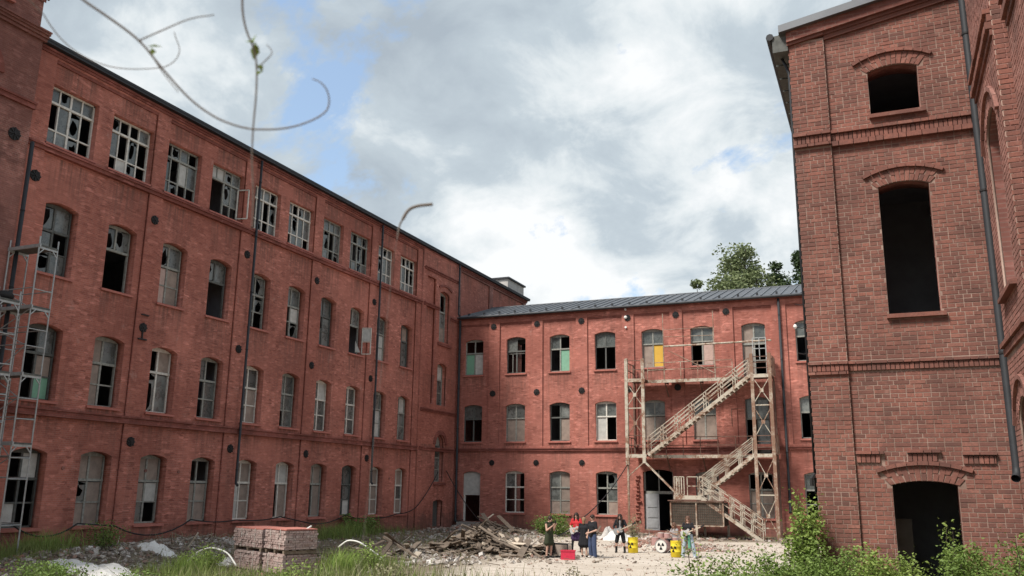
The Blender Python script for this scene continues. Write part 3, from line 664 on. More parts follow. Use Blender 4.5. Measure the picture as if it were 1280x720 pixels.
# small door at the left corner: white boarded head over a dark opening
mb = MB(); mb.prism(arch_poly(-27.43, 1.38, 2.35, 3.84, .13), .19, .25, lambda a, d, b: (a, YB+d, b)); o = obj('door_head_panel', mb, M['board_white'], rear)
mb = MB(); mb.box((-28.1, YB+.2, .55), (-27.98, YB+.3, 2.35)); mb.box((-26.84, YB+.2, .55), (-26.76, YB+.3, 2.35)); obj('door_frame', mb, M['frame_cream'], rear)
mb = MB(); mb.box((-28.3, YB-1.2, -.3), (-26.5, YB-.13, .3)); mb.box((-28.2, YB-.7, .3), (-26.6, YB-.13, .52)); obj('door_step', mb, M['concrete'], rear)
# double door under the gallery
bd = MB(); bd.box((-14.9, YB+.28, 2.6), (-12.9, YB+.36, 2.78)); bd.box((-14.9, YB+.28, .08), (-14.8, YB+.36, 4.1)); bd.box((-13.0, YB+.28, .08), (-12.9, YB+.36, 4.1)); bd.box((-13.93, YB+.28, 2.78), (-13.87, YB+.36, 4.1))
bd = obj('door_frame', bd, M['frame_grey'], rear)
mb = MB(); mb.box((-14.78, YB+.18, .1), (-13.9, YB+.25, 2.6)); leafd = obj('door_leaf', mb, M['door_grey'], rear)
for z in (.45, 1.1, 1.75):
    mb = MB(); mb.box((-14.68, YB+.15, z), (-14.0, YB+.18, z+.5)); obj('door_panel', mb, M['door_grey'], leafd)
for k in range(0, 6):
    for z in (14.4, 9.5):
        anchor(FS, rear, pc[k] if k else -25.83, z, .22, .1)
for x in (-25.85, -22.47, -19.12): anchor(FS, rear, x, 4.6, .2, 0)
downpipe(rear, FS, -5.65, 1.7, 15.0, .22, .08)
# toothed broken brick edge left of the big door
for i in range(13):
    z = .9+i*.235; mb = MB(); w = random.uniform(.1, .32); mb.box((-15.35-random.uniform(0, .1), YB-.12-random.uniform(0, .05), z), (-15.3+w, YB-.002, z+.07)); obj('brick', mb, M['brick_rear'], rear)
for i in range(7):
    z = random.uniform(.2, 1.0); x = random.uniform(-28.85, -28.3); mb = MB(); mb.box((x, YB-.3, z), (x+.3, YB-.002, z+.09)); obj('brick', mb, M['brick_dark'], rear)
# blind panel outline right of the gallery and lamps near the corner pipe
mb = MB()
for a, b in (((-8.95, 6.9), (-8.95, 8.0)), ((-8.1, 6.9), (-8.1, 8.0)), ((-8.95, 8.0), (-8.1, 8.0))): mb.bar((a[0], YB-.13, a[1]), (b[0], YB-.13, b[1]), .03)
obj('iron_frame', mb, M['steel_brown'], rear)
for z in (13.0, 11.35, 14.5):
    mb = MB(); mb.tube([(-3.95, YB-.1, z+.1), (-3.95, YB-.5, z+.12), (-4.25, YB-.55, z-.1), (-4.6, YB-.55, z)], .025, 6); lo = obj('lamp_bracket', mb, M['iron'], rear)
    if z == 13.0:
        mb = MB(); mb.lathe([(.05, 0), (.13, .12), (.1, .24), (.03, .3)], 10, (-4.68, YB-.55, z-.1)); obj('lamp_globe', mb, M['lamp_white'], lo)
mb = MB(); mb.lathe([(.11, 0), (.12, -.1), (.05, -.16)], 10, (-15.84, YB-.1, 14.44), 'Y'); mb.lathe([(.07, 0), (.08, -.1)], 8, (-15.84, YB-.1, 15.0), 'Y'); mb.lathe([(.07, 0), (.08, -.1)], 8, (-15.84, YB-.1, 13.75), 'Y'); obj('insulator', mb, M['lamp_white'], rear, kind='stuff')

# ------------------------------------------------------------------ RIGHT TOWER with laid bricks
BIG = []      # (distance, mesh data) for every laid brick
class Course:
    def __init__(s, F, parent): s.F = F; s.par = parent; s.items = []
CH = .077; Z0 = .63
def lay(F, a0, a1, z0, z1, out, blocks, seed, top=None):
    """courses of bricks over mortar plane; blocks(z) -> list of blocked intervals"""
    rr = random.Random(seed); res = []; n0 = int(math.floor((z0-Z0)/CH)); n1 = int((z1-Z0)/CH)
    for n in range(n0, n1+1):
        z = Z0+n*CH
        if z < z0-.001 or z+CH > z1+.02: continue
        hdr = n % 2; x = a0-(.13 if hdr else (0 if (n//2) % 2 else .065)); bl = blocks(z+CH/2)
        while x < a1:
            w = .13 if (hdr or rr.random() < .12) else .26
            p, q = max(x, a0)+.005, min(x+w, a1)-.005; x += w
            segs = [(p, q)]
            for b0, b1 in bl:
                segs = [s_ for g0, g1 in segs for s_ in ((g0, min(g1, b0-.005)), (max(g0, b1+.005), g1)) if s_[1]-s_[0] > .025]
            for g0, g1 in segs:
                zt = z+CH-.011
                if top and top((g0+g1)/2) < zt: continue
                j = rr.uniform(0, .005); dz = rr.uniform(-.002, .002)
                if rr.random() < .03: j -= .003
                res.append((g0, g1, z+dz, zt+dz, out+.004+j))
    return res
def brick_mb(mb, F, it, back=.03):
    g0, g1, z0, z1, o = it; i = .003
    vs = [F.P(g0, o-back, z0), F.P(g1, o-back, z0), F.P(g1, o-back, z1), F.P(g0, o-back, z1), F.P(g0+i, o, z0+i), F.P(g1-i, o, z0+i), F.P(g1-i, o, z1-i), F.P(g0+i, o, z1-i)]
    fs = [(4, 5, 6, 7), (0, 1, 5, 4), (1, 2, 6, 5), (2, 3, 7, 6), (3, 0, 4, 7)]
    if F.k in ('E',): fs = [q[::-1] for q in fs]
    if F.k == 'W': fs = [q[::-1] for q in fs]
    mb.add(vs, fs)
def emit(F, items, parent, mat, nsingle, vis=lambda it: True):
    """the bricks that show largest are parts, the others one joined part"""
    eye = Vector((0, 0, EYE)); tgt = [(-(Vector(F.P((it[0]+it[1])/2, 0, it[2]))-eye).length if vis(it) else -1e9, i) for i, it in enumerate(items)]
    keep = set(i for d, i in sorted(tgt, reverse=True)[:nsingle])
    mb = MB()
    for i, it in enumerate(items):
        if i in keep:
            m1 = MB(); brick_mb(m1, F, it); obj('brick', m1, mat, parent, fix=False)
        else: brick_mb(mb, F, it)
    obj('laid_bricks', mb, mat, parent, fix=False, kind='stuff')
YT = 16.6; FW = Facade('S', YT); TX0, TX1 = -1.165, 2.1
rt = thing('brick_tower', 'weathered brick tower at the right with three black openings stacked above each other', 'tower', (0, YT, 0))
D = arch_poly(.565, 1.01, .2, 2.91, .07); W2 = arch_poly(.67, .85, 5.88, 8.27, .08); W1 = arch_poly(.66, .86, 9.71, 10.59, .09)
def toplim(x): return 11.40 if x < -.5 else 11.47+(x+.47)*.17
sheet(FW, [(TX0+.02, -1), (TX1, -1), (TX1, 12.2), (TX0+.02, 11.62)], [D, W2, W1], -.06, -.10, 'wall_face', M['mortar'], rt)
sheet(FW, [(TX0+.02, -1), (TX1, -1), (TX1, 12.2), (TX0+.02, 11.62)], [D, W2, W1], -.101, -.5, 'wall_core', M['brick_dark'], rt)
mb = MB(); FW.box(mb, TX0+.004, -.504, -.06, -.001, -1, 11.45); obj('corner_pilaster', mb, M['mortar'], rt)
opens = [(.565, 1.01, .2, 2.91, .07, .26), (.67, .85, 5.88, 8.27, .08, .26), (.66, .86, 9.71, 10.59, .09, .25)]
def blocked(z):
    b = []
    for c, w, z0, z1, rise, ring in opens:
        rad = (w*w/4+rise*rise)/(2*rise); cz = z1+rise-rad
        if z0-.07 < z < z0: b.append((c-w/2-.02, c+w/2+.04))
        if z0 <= z < z1-.02: b.append((c-w/2, c+w/2))
        elif z1-.02 <= z < z1+rise+ring+.08:
            ro = rad+ring+.06; h2 = ro*ro-(z-cz)**2
            if h2 > 0:
                hw = min(math.sqrt(h2), (w/2)*(1+.22*(z-z1+.05)/.3)+.07 if z < z1+ring*.9 else 9); b.append((c-hw, c+hw))
    for a, b_, zl, zh in ((-.49, -.03, 3.27, 3.46), (.33, .86, 3.33, 3.51), (1.18, 1.7, 3.28, 3.45)):
        if zl < z < zh: b.append((a, b_))
    if 4.86 < z < 5.06 or 9.14 < z < 9.5: b.append((-9, 9))
    return b
items = lay(FW, -.50, TX1, .65, 12.1, -.06, blocked, 11, toplim)
emit(FW, items, rt, M['brick_piece'], 190, lambda it: it[2] > 1.6 and it[0] < 1.75)
pb = lambda z: [(-9, 9)] if (4.86 < z < 5.06 or 9.14 < z < 9.5) else []
items = lay(FW, TX0, -.50, .65, 11.42, .0, pb, 5)
emit(FW, items, rt, M['brick_piece'], 60, lambda it: it[2] > 1.7)
# tower's left return wall, edge seen from the front
mb = MB(); mb.box((TX0+.015, YT+.05, -1), (TX0+.4, YT+5, 11.4)); mb.box((TX0+.4, YT+4.6, -1), (TX1, YT+5, 11.4)); mb.box((TX1-.2, YT+.52, -1), (TX1, YT+4.6, 11.4)); obj('side_wall', mb, M['brick_dark'], rt)
mb = MB(); mb.box((TX0+.42, YT+.52, 0), (TX1-.22, YT+.55, 1.0)); mb.box((TX0+.42, YT+4.5, 0), (TX1-.22, YT+4.58, 11.3)); mb.box((TX0+.41, YT+.56, 0), (TX0+.44, YT+4.5, 11.3)); mb.box((TX1-.25, YT+.56, 0), (TX1-.22, YT+4.5, 11.3))
for z in (4.9, 9.3, 11.2): mb.box((TX0+.45, YT+.54, z), (TX1-.26, YT+4.48, z+.1))
obj('interior_shell', mb, M['interior'], rt)
mb = MB(); mb.box((.05, YT+2.0, 1.1), (.35, YT+2.1, 2.3)); obj('inner_pier', mb, M['concrete'], rt)
# voussoirs of the three arches, hood moulds, sills
def voussoirs(F, parent, c, w, z1, rise, ring, o, n, hood, mat):
    rad = (w*w/4+rise*rise)/(2*rise); cz = z1+rise-rad; a0 = math.asin(w/2/rad)*1.06
    for i in range(n):
        t0 = -a0+2*a0*i/n; t1 = -a0+2*a0*(i+1)/n; g = .007/rad
        cuts = [0, ring] if i % 2 else [0, ring*.5, ring]
        for q in range(len(cuts)-1):
            ra, rb = rad+cuts[q]+.006, rad+cuts[q+1]-.006; mb = MB(); oo = o+random.uniform(0, .006)
            sp_ = 1.0+ .10
            poly = [(c+ra*math.sin(t0+g), cz+ra*math.cos(t0+g)), (c+ra*math.sin(t1-g), cz+ra*math.cos(t1-g)), (c+rb*math.sin((t1-g)*sp_), cz+rb*math.cos((t1-g)*sp_)+.0), (c+rb*math.sin((t0+g)*sp_), cz+rb*math.cos((t0+g)*sp_))]
            mb.prism(poly, o-.04, oo, lambda a, d, b: F.P(a, d, b)); obj('arch_brick', mb, mat, parent)
    if hood:
        a1 = a0*1.22; m = 9
        for i in range(m):
            t0 = -a1+2*a1*i/m; t1 = -a1+2*a1*(i+1)/m; g = .004/rad; ra, rb = rad+ring+.004, rad+ring+.07
            poly = [(c+ra*math.sin(t0+g), cz+ra*math.cos(t0+g)), (c+ra*math.sin(t1-g), cz+ra*math.cos(t1-g)), (c+rb*math.sin(t1-g), cz+rb*math.cos(t1-g)), (c+rb*math.sin(t0+g), cz+rb*math.cos(t0+g))]
            mb = MB(); mb.prism(poly, o-.04, o+.05, lambda a, d, b: F.P(a, d, b)); obj('hood_brick', mb, mat, parent)
for c, w, z0, z1, rise, ring in opens:
    voussoirs(FW, rt, c, w, z1, rise, ring, -.048, 13 if ring > .25 else 12, True, M['brick_piece'])
for c, w, z in ((.685, .9, 5.88), (.68, .9, 9.71)):
    mb = MB(); FW.box(mb, c-w/2-.03, c+w/2+.03, -.3, .03, z-.075, z-.003); obj('sill', mb, M['brick_piece'], rt)
def soldier(F, parent, a0, a1, z0, z1, o, mat, single=False, nm='soldier_bricks'):
    x = a0; mb = MB()
    while x < a1-.03:
        w = min(.077, a1-x); brick_mb(mb, F, (x+.004, x+w-.004, z0+.004, z1-.004, o+random.uniform(0, .005)), .04); x += .077
    return obj(nm, mb, mat, parent, fix=False, kind='stuff')
def ledge(F, parent, a0, a1, z0, z1, o, mat, back=.2):
    x = a0; mb = MB()
    while x < a1-.03:
        w = min(random.choice((.13, .26)), a1-x); brick_mb(mb, F, (x+.003, x+w-.003, z0+.003, z1-.003, o+random.uniform(0, .005)), back); x += w
    return obj('ledge_bricks', mb, mat, parent, fix=False, kind='stuff')
BPc = M['brick_piece']
for a, b, off in ((-.50, TX1, -.06), (TX0-.02, -.50, .0)):
    ledge(FW, rt, a, b, 9.42, 9.49, off+.10, BPc); soldier(FW, rt, a, b, 9.27, 9.42, off+.055, BPc); ledge(FW, rt, a, b, 9.16, 9.265, off+.10, BPc) if a > -1 else ledge(FW, rt, a, b, 9.2, 9.265, off+.09, BPc)
    ledge(FW, rt, a, b, 5.01, 5.07, off+.07, BPc); soldier(FW, rt, a, b, 4.89, 5.01, off+.04, BPc); 
ledge(FW, rt, TX0-.02, -.5, 4.83, 4.89, .05, BPc)
for a, b, zt, sub in ((-.49, -.03, 3.5, .05), (.33, .86, 3.52, .04), (1.18, 1.72, 3.48, .04)):
    ledge(FW, rt, a, b, zt-.075, zt-.01, .02, BPc); soldier(FW, rt, a+sub*.2, b-sub, zt-.22, zt-.08, -.02, BPc)
# raked cornice and verge
def raked(mb, x0, x1, zb, zt, o0, o1, sl=.17, xr=-.47):
    mb.prism([(x0, zb+(x0-xr)*sl), (x1, zb+(x1-xr)*sl), (x1, zt+(x1-xr)*sl), (x0, zt+(x0-xr)*sl)], o0, o1, lambda a, d, b: FW.P(a, d, b))
mb = MB(); raked(mb, -.5, TX1, 11.50, 11.56, -.062, .03); raked(mb, -.5, TX1, 11.41, 11.47, -.062, .0); obj('raked_moulding', mb, M['brick_piece'], rt)
mb = MB(); raked(mb, -1.19, TX1, 11.56, 11.79, -.3, .10); obj('raked_cornice', mb, M['brick_dark'], rt)
mb = MB(); raked(mb, -1.19, -.5, 11.5, 11.57, -.1, .06); raked(mb, -.498, TX1, 11.47, 11.50, -.06, .0); obj('cornice_step', mb, M['brick_piece'], rt)
mb = MB(); raked(mb, -1.32, 6, 11.77, 11.92, -.25, .2); obj('verge_flashing', mb, M['zinc'], rt)
mb = MB(); mb.prism([(-1.35, 11.62), (6, 12.87), (6, 12.96), (-1.35, 11.71)], 0.05, 5.3, lambda a, d, b: (a, YT+d, b)); obj('roof', mb, M['roof_metal'], rt)
mb = MB()
for i in range(9): mb.box((-1.46, YT-.05+i*.62, 11.28), (-1.17, YT+.5+i*.62, 11.64))
obj('boxed_eave', mb, M['frame_dark'], rt, kind='stuff')
mb = MB(); mb.tube([(-1.5, YT-.08, 11.62), (-1.5, YT+5.2, 11.62)], .075, 8); obj('eaves_gutter', mb, M['pipe_dark'], rt)
mb = MB(); mb.tube([(-1.36, YT+.3, 11.4), (-1.25, YT+.24, 11.1), (-1.195, YT+.2, 10.9), (-1.195, YT+.2, 2.75)], .028, 8); p = obj('downpipe', mb, M['pipe_dark'], rt, smooth=True)
mb = MB(); mb.tube([(-1.2, YT+.15, 3.08), (-1.25, YT+.05, 3.0), (-1.25, YT+.05, 2.88)], .04, 6); obj('pipe_hopper', mb, M['iron'], p)
mb = MB(); mb.box((.2, YT+1.1, 12.0), (.75, YT+1.7, 13.5)); obj('chimney', mb, M['brick_dark'], rt)
mb = MB(); mb.tube([(.12, YT+1.0, 11.9), (.12, YT+1.0, 13.2)], .05, 8); obj('vent_pipe', mb, M['zinc'], rt)
# big downpipe in the corner
mb = MB(); mb.tube([(1.935, YT-.2, 13), (1.935, YT-.2, 3.2), (1.92, YT-.24, 3.08), (1.885, YT-.33, 3.02)], .07, 14, False); p = obj('downpipe', mb, M['pipe_dark'], rt, smooth=True)
for z in (5.05, 7.9, 10.9):
    mb = MB(); n = 12; mb.lathe([(.082, 0), (.082, .035)], 12, (1.935, YT-.2, z)); mb.box((1.92, YT-.2, z), (1.95, YT, z+.035)); obj('pipe_clip', mb, M['iron'], p)

# ------------------------------------------------------------------ RIGHT WING
XW = 1.85; FR_ = Facade('W', XW)
wing = thing('brick_wing', 'brick wall running towards the viewer along the right edge with arched window openings', 'building', (XW, 14, 0))
WO = arch_poly(14.12, 1.25, 5.72, 8.15, .3); WL = arch_poly(14.2, 1.1, 1.9, 3.85, .28)
sheet(FR_, [(12.9, -1), (15.35, -1), (15.35, 14), (12.9, 14)], [WO, WL], -.0, -.04, 'wall_face', M['mortar'], wing)
sheet(FR_, [(12.9, -1), (15.35, -1), (15.35, 14), (12.9, 14)], [WO, WL], -.041, -.5, 'wall_core', M['brick_dark'], wing)
mb = MB(); mb.box((2.1, 15.34, -1), (2.5, YT+.4, 14)); obj('recessed_corner', mb, M['brick_dark'], wing)
mb = MB(); mb.box((XW+.18, -14, -1), (XW+.6, 12.901, 14)); obj('near_wall_core', mb, M['mortar'], wing)
mb = MB(); mb.box((XW+.5, -14, 13.8), (XW+8, 16, 14.1)); mb.box((XW+7.6, -14, -1), (XW+8, 16, 13.8)); obj('rear_shell', mb, M['interior'], wing)
def wb(z):
    b = []
    for c, w, z0, z1, rise in ((14.12, 1.25, 5.72, 8.15, .3), (14.2, 1.1, 1.9, 3.85, .28)):
        rad = (w*w/4+rise*rise)/(2*rise); cz = z1+rise-rad
        if z0 <= z < z1: b.append((c-w/2, c+w/2))
        elif z1 <= z < z1+rise+.3:
            h2 = (rad+.26)**2-(z-cz)**2
            if h2 > 0: hw = min(math.sqrt(h2), w/2+.12); b.append((c-hw, c+hw))
    if 4.8 < z < 5.05 or 9.1 < z < 9.55: b.append((-99, 99))
    return b
items = lay(FR_, 12.9, 15.33, .9, 13.5, .0, wb, 21); emit(FR_, items, wing, M['brick_piece_lit'], 120, lambda it: it[2] < 10)
Fn = Facade('W', XW+.18); items = lay(Fn, 9.5, 12.88, .9, 12.0, .0, lambda z: [(-99, 99)] if (4.8 < z < 5.05 or 9.1 < z < 9.55) else [], 22); emit(Fn, items, wing, M['brick_piece_lit'], 60, lambda it: it[0] > 11.6 and it[2] > 4)
Fr = Facade('S', 12.9); items = lay(Fr, XW+.003, XW+.19, .9, 13.5, .0, lambda z: [], 23); emit(Fr, items, wing, M['brick_piece'], 90, lambda it: 3 < it[2] < 11)
voussoirs(FR_, wing, 14.12, 1.25, 8.15, .3, .24, .008, 15, True, M['brick_piece_lit']); voussoirs(FR_, wing, 14.2, 1.1, 3.85, .28, .24, .008, 13, True, M['brick_piece_lit'])
for F_, a, b in ((FR_, 12.9, 15.35), (Fn, 9.5, 12.74)):
    for z0, z1, o in ((9.44, 9.52, .10), (9.32, 9.435, .055), (9.2, 9.315, .085), (9.1, 9.195, .035), (4.97, 5.05, .08), (4.85, 4.965, .04)):
        ledge(F_, wing, a, b, z0, z1, o, M['brick_piece'])
mb = MB(); mb.add([FR_.P(13.4, .1, 5.6), FR_.P(14.85, .1, 5.6), FR_.P(14.85, .1, 5.66), FR_.P(13.4, .1, 5.66), FR_.P(13.4, -.3, 5.6), FR_.P(14.85, -.3, 5.6), FR_.P(14.85, -.3, 5.78), FR_.P(13.4, -.3, 5.78)],
                 [(0, 1, 2, 3), (0, 4, 5, 1), (1, 5, 6, 2), (3, 2, 6, 7), (0, 3, 7, 4), (4, 7, 6, 5)]); obj('sill', mb, M['brick_piece'], wing)
mb = MB(); mb.box((XW+.42, 13.3, 5.7), (XW+.48, 14.9, 8.5)); mb.box((XW+.42, 13.5, 1.8), (XW+.48, 14.9, 4.2)); obj('infill_panel', mb, M['interior'], wing)

# ------------------------------------------------------------------ FIRE ESCAPE
fe = thing('fire_escape', 'rusty cream steel fire escape with zigzag stairs and galleries on the rear mill', 'fire escape', (-10.7, 55, 0))
YF, YG, YW = 55.3, 56.25, 57.36
SC, SR, SB = M['steel_cream'], M['steel_rust'], M['steel_brown']
def fb(name, p, q, w, h=None, mat=None, parent=fe): mb = MB(); mb.bar(p, q, w, h); return obj(name, mb, mat or SC, parent)
for x, zt, zb, m in ((-15.3, 11.25, .1, SC), (-14.2, 11.2, 4.5, SC), (-7.28, 11.2, .0, SR), (-6.2, 11.2, .0, SR)):
    if x == -15.3: fb('post', (x, YF, zt), (x, YF, 4.4), .2, .2, SC); fb('post', (x+.02, YF, 4.4), (x+.02, YF, zb), .12, .12, SR)
    else: fb('post', (x, YF, zt), (x, YF, zb), .2, .18, m)
for x in (-15.3, -6.2): fb('post', (x, YG+.9, 11.1), (x, YG+.9, 4.9 if x < -10 else .05), .12, .12, SB)
def xb(x0, x1, z0, z1, m):
    fb('brace', (x0, YF-.02, z0), (x1, YF-.02, z1), .07, .04, m); fb('brace', (x0, YF+.03, z1), (x1, YF+.03, z0), .07, .04, m)
    mb = MB(); mb.box(((x0+x1)/2-.11, YF-.06, (z0+z1)/2-.11), ((x0+x1)/2+.11, YF-.045, (z0+z1)/2+.11)); obj('gusset', mb, m, fe)
xb(-15.2, -14.3, 8.2, 9.5, SC); xb(-15.2, -14.3, 6.35, 7.7, SR); xb(-7.18, -6.3, 8.2, 9.6, SC); xb(-7.18, -6.3, 6.2, 7.75, SC); xb(-7.18, -6.3, 2.9, 4.65, SC); xb(-7.18, -6.3, .5, 2.3, SC)
for x0, x1, z in ((-15.2, -14.3, 8.0), (-7.18, -6.3, 8.0), (-7.18, -6.3, 2.62), (-7.18, -6.3, .7)): fb('crossbar', (x0, YF, z), (x1, YF, z), .07)
# galleries and landings
for z in (9.9, 5.05):
    mb = MB(); mb.box((-14.1, YG, z-.05), (-7.4, YW, z)); obj('gallery_deck', mb, SB, fe)
    fb('gallery_edge', (-14.1, YG, z-.1), (-7.35, YG, z-.1), .05, .2, SC)
    for x0, x1 in ((-15.3, -14.1), (-7.4, -6.15)):
        mb = MB(); mb.box((x0, YF-.05, z-.06), (x1, YW, z-.005)); obj('landing_deck', mb, SB, fe)
        fb('landing_edge', (x0-.05, YF-.06, z-.1), (x1+.05, YF-.06, z-.1), .05, .22, SC)
    for x in (-13, -10.7, -8.6): fb('bracket', (x, YW, z-1.0), (x, YG+.1, z-.1), .07, .07, SB); 
    for x in (-13, -10.7, -8.6): fb('cross_joist', (x, YG, z-.14), (x, YW, z-.14), .08, .12, SB)
def railing(p0, p1, n, hts=(1.1, .62), hgt=1.1, m=SC, rw=.045):
    p0, p1 = Vector(p0), Vector(p1)
    for h in hts: fb('rail', p0+Vector((0, 0, h)), p1+Vector((0, 0, h)), rw, rw, m)
    for i in range(n+1): q = p0.lerp(p1, i/n); fb('baluster', q+Vector((0, 0, -.1)), q+Vector((0, 0, hgt)), rw, rw, m)
railing((-14.1, YG, 9.9), (-8.6, YG, 9.9), 5, (1.13, .66), 1.13, SR); railing((-14.1, YG, 5.05), (-7.5, YG, 5.05), 6, (1.13, .6), 1.13, SB)
for z in (9.9, 5.05):
    railing((-15.3, YF, z), (-14.2, YF, z), 1, (1.2, .6), 1.2, SB); railing((-15.3, YF, z), (-15.3, YW-.1, z), 2, (1.1, .6), 1.1, SB)
    railing((-6.2, YF, z), (-6.2, YW-.1, z), 2, (1.1, .6), 1.1, SR); railing((-7.2, YF, z), (-6.2, YF, z), 1, (1.1, .75, .4), 1.1, SB)
railing((-7.15, YF, 10.9), (-6.35, YF, 10.9), 2, (1.28, .6), 1.28, M['alu'])
for z0, z1 in ((9.95, 11.1), (5.1, 6.25)):
    mb = MB(); mb.box((-6.09, 55.6, z0), (-6.07, 57.2, z1)); obj('rusty_guard_sheet', mb, SR, fe)
def flight(xt, zt, xb_, zb, y0, y1, nb, hts=(1.05, .78, .5)):
    top, bot = Vector((xt, 0, zt)), Vector((xb_, 0, zb)); st = None
    for y in (y0, y1):
        a, b = Vector((xt, y, zt-.08)), Vector((xb_, y, zb-.08)); mb = MB(); mb.bar(a, b, .05, .2); o = obj('stringer', mb, SC, fe); st = st or o
        for h in hts: fb('stair_rail', a+Vector((0, 0, h+.08)), b+Vector((0, 0, h+.08)), .045, .045)
        for i in range(nb):
            for dt in (-.012, .012) if 0 < i < nb-1 else (0,):
                q = a.lerp(b, min(1, max(0, i/(nb-1)+dt))); fb('baluster', q, q+Vector((0, 0, hts[0]+.08)), .045, .045)
    n = int(abs(zt-zb)/.2)
    for i in range(n):
        q = top.lerp(bot, (i+.5)/n); mb = MB(); mb.box((q.x-.14, y0+.03, q.z-.11), (q.x+.14, y1-.03, q.z-.075)); obj('step', mb, SB, st)
flight(-7.45, 9.9, -13.95, 5.1, YF-.02, YG-.1, 8); flight(-7.45, 5.0, -10.75, 2.55, YF-.02, YG-.1, 5); flight(-10.55, 2.5, -6.95, .02, YF-1.05, YF-.12, 7, (1.2, .85, .5))
mb = MB(); mb.box((-12.15, YF-1.05, 2.42), (-10.55, YG, 2.5)); obj('landing_deck', mb, SB, fe); fb('landing_edge', (-12.15, YF-1.08, 2.42), (-10.5, YF-1.08, 2.42), .05, .24)
railing((-12.1, YF-1.05, 2.5), (-11.5, YF-1.05, 2.5), 4, (1.15, .1), 1.15, SC, .05); railing((-11.3, YF-1.05, 2.5), (-10.65, YF-1.05, 2.5), 1, (1.15, .6), 1.15); railing((-12.1, YF-1.05, 2.5), (-12.1, YG, 2.5), 4, (1.15, .6), 1.15)
fb('strut', (-14.2, YF, 4.6), (-12.1, YF-.1, 2.55), .14, .1, SC); fb('strut', (-14.2, YF, 4.6), (-15.25, YF, 3.7), .08, .06, SR)
# mesh cage under the middle landing
cx0, cx1, cy0, cy1, cz0, cz1 = -12.35, -9.2, 54.2, 56.2, .78, 2.15
mb = MB(); mb.box((cx0, cy0+.03, cz0), (cx1, cy0+.05, cz1)); mb.box((cx1-.05, cy0+.06, cz0), (cx1-.03, cy1, cz1)); cg = obj('mesh_cage', mb, M['wire_mesh'], fe)
for a, b in (((cx0, cz1), (cx1, cz1)), ((cx0, cz0), (cx1, cz0)), ((cx0, cz0), (cx0, cz1)), ((cx1, cz0), (cx1, cz1)), ((-10.8, cz0), (-10.8, cz1))):
    mb = MB(); mb.bar((a[0], cy0, a[1]), (b[0], cy0, b[1]), .08, .07); obj('cage_frame', mb, SR, cg)
mb = MB(); mb.box((cx0-.15, cy0-.12, cz1+.05), (cx1+.08, cy1, cz1+.1)); obj('cage_roof', mb, SB, cg)
for i in range(24):
    x = cx0+.1+i*(cx1-cx0-.2)/23; mb = MB(); mb.box((x-.006, cy0+.005, cz0+.04), (x+.006, cy0+.02, cz1-.04)); obj('mesh_wire', mb, SB, cg)
for i in range(9):
    z = cz0+.1+i*.15; mb = MB(); mb.box((cx0+.05, cy0-.004, z), (cx1-.05, cy0+.004, z+.012)); obj('mesh_wire', mb, SB, cg)
for x, y, zt in ((-12.28, cy0+.1, 2.1), (-10.8, cy0, .8), (-10.7, cy1, 2.4), (-12.1, cy1, 2.4), (-9.25, cy1, .8)): fb('post', (x, y, zt), (x, y, -.05), .13, .13, SR if x < -12 else SC)
# tubes standing on the upper gallery
tb = []
for p, q, w in (((-13.0, 56.2, 14.3), (-12.97, 56.2, 9.9), .05), ((-9.7, 56.2, 14.3), (-9.66, 56.2, 9.9), .06), ((-12.9, 56.15, 12.07), (-6.1, 56.15, 12.13), .12), ((-12.9, 56.2, 12.72), (-9.7, 56.2, 12.66), .04),
                ((-13.0, 56.2, 13.2), (-9.7, 56.2, 13.2), .03), ((-12.7, 56.2, 11.8), (-9.7, 56.2, 10.2), .05)):
    mb = MB(); mb.tube([p, q], w/2, 8); obj('scaffold_tube', mb, SR if w < .1 else SC, fe)

# ------------------------------------------------------------------ SCAFFOLDS by the left mill
def scaffold(name, label, x0, x1, y0, y1, zs, ztop, decks, tilt=0.0):
    s = thing(name, label, 'scaffold', (x0, y0, 0), 'scaffold towers by the left mill'); A = M['alu']; g = gh(x0, y0)
    def tb(nm, p, q, rr=.026): mb = MB(); mb.tube([p, q], rr, 8); return obj(nm, mb, A, s)
    for x in (x0, x1):
        for y in (y0, y1): tb('standard', (x, y, g-.1), (x, y, ztop))
    for z in zs:
        for x in (x0, x1): tb('rung', (x, y0, z), (x, y1, z), .02)
        for y in (y0, y1): tb('ledger', (x0, y, z+.05), (x1, y, z+.05), .02)
    for i in range(len(zs)-1):
        a, b = (x0, x1) if i % 2 else (x1, x0); tb('diagonal', (a, y0, zs[i]), (b, y0, zs[i+1]), .018)
    for z in decks:
        mb = MB(); mb.box((x0-.05, y0+.03, z), (x1+.05, y1-.03, z+.06)); d = obj('deck_board', mb, M['frame_dark'], s)
        mb = MB(); mb.bar((x0-.07, y0, z+.02), (x1+.07, y0, z+.02), .05, .12); obj('deck_frame', mb, A, d)
        for x in (x0, x1):
            mb = MB(); mb.bar((x, y0, z-.04), (x, y1, z-.04), .05, .08); obj('end_frame', mb, A, d)
            for yy, sg_ in ((y0, 1), (y1, -1)):
                mb = MB(); mb.bar((x, yy, z-.28), (x, yy+sg_*.2, z-.06), .035, .035); obj('corner_brace', mb, A, d)
    return s
scaffold('scaffold_tower', 'taller galvanised scaffold tower nearest the first window column', -28.5, -27.0, 20.75, 21.5, [1.4, 2.9, 3.6, 4.9, 5.6, 6.4, 7.4, 8.0, 8.7, 9.4], 11.3, [4.05, 6.4, 8.75, 10.95])
scaffold('scaffold_tower', 'lower galvanised scaffold tower at the left picture edge with black bundle on top', -28.4, -26.6, 19.2, 20.0, [1.4, 2.6, 3.8, 4.7, 5.6, 6.6, 7.6], 9.1, [4.1, 6.3, 8.7])
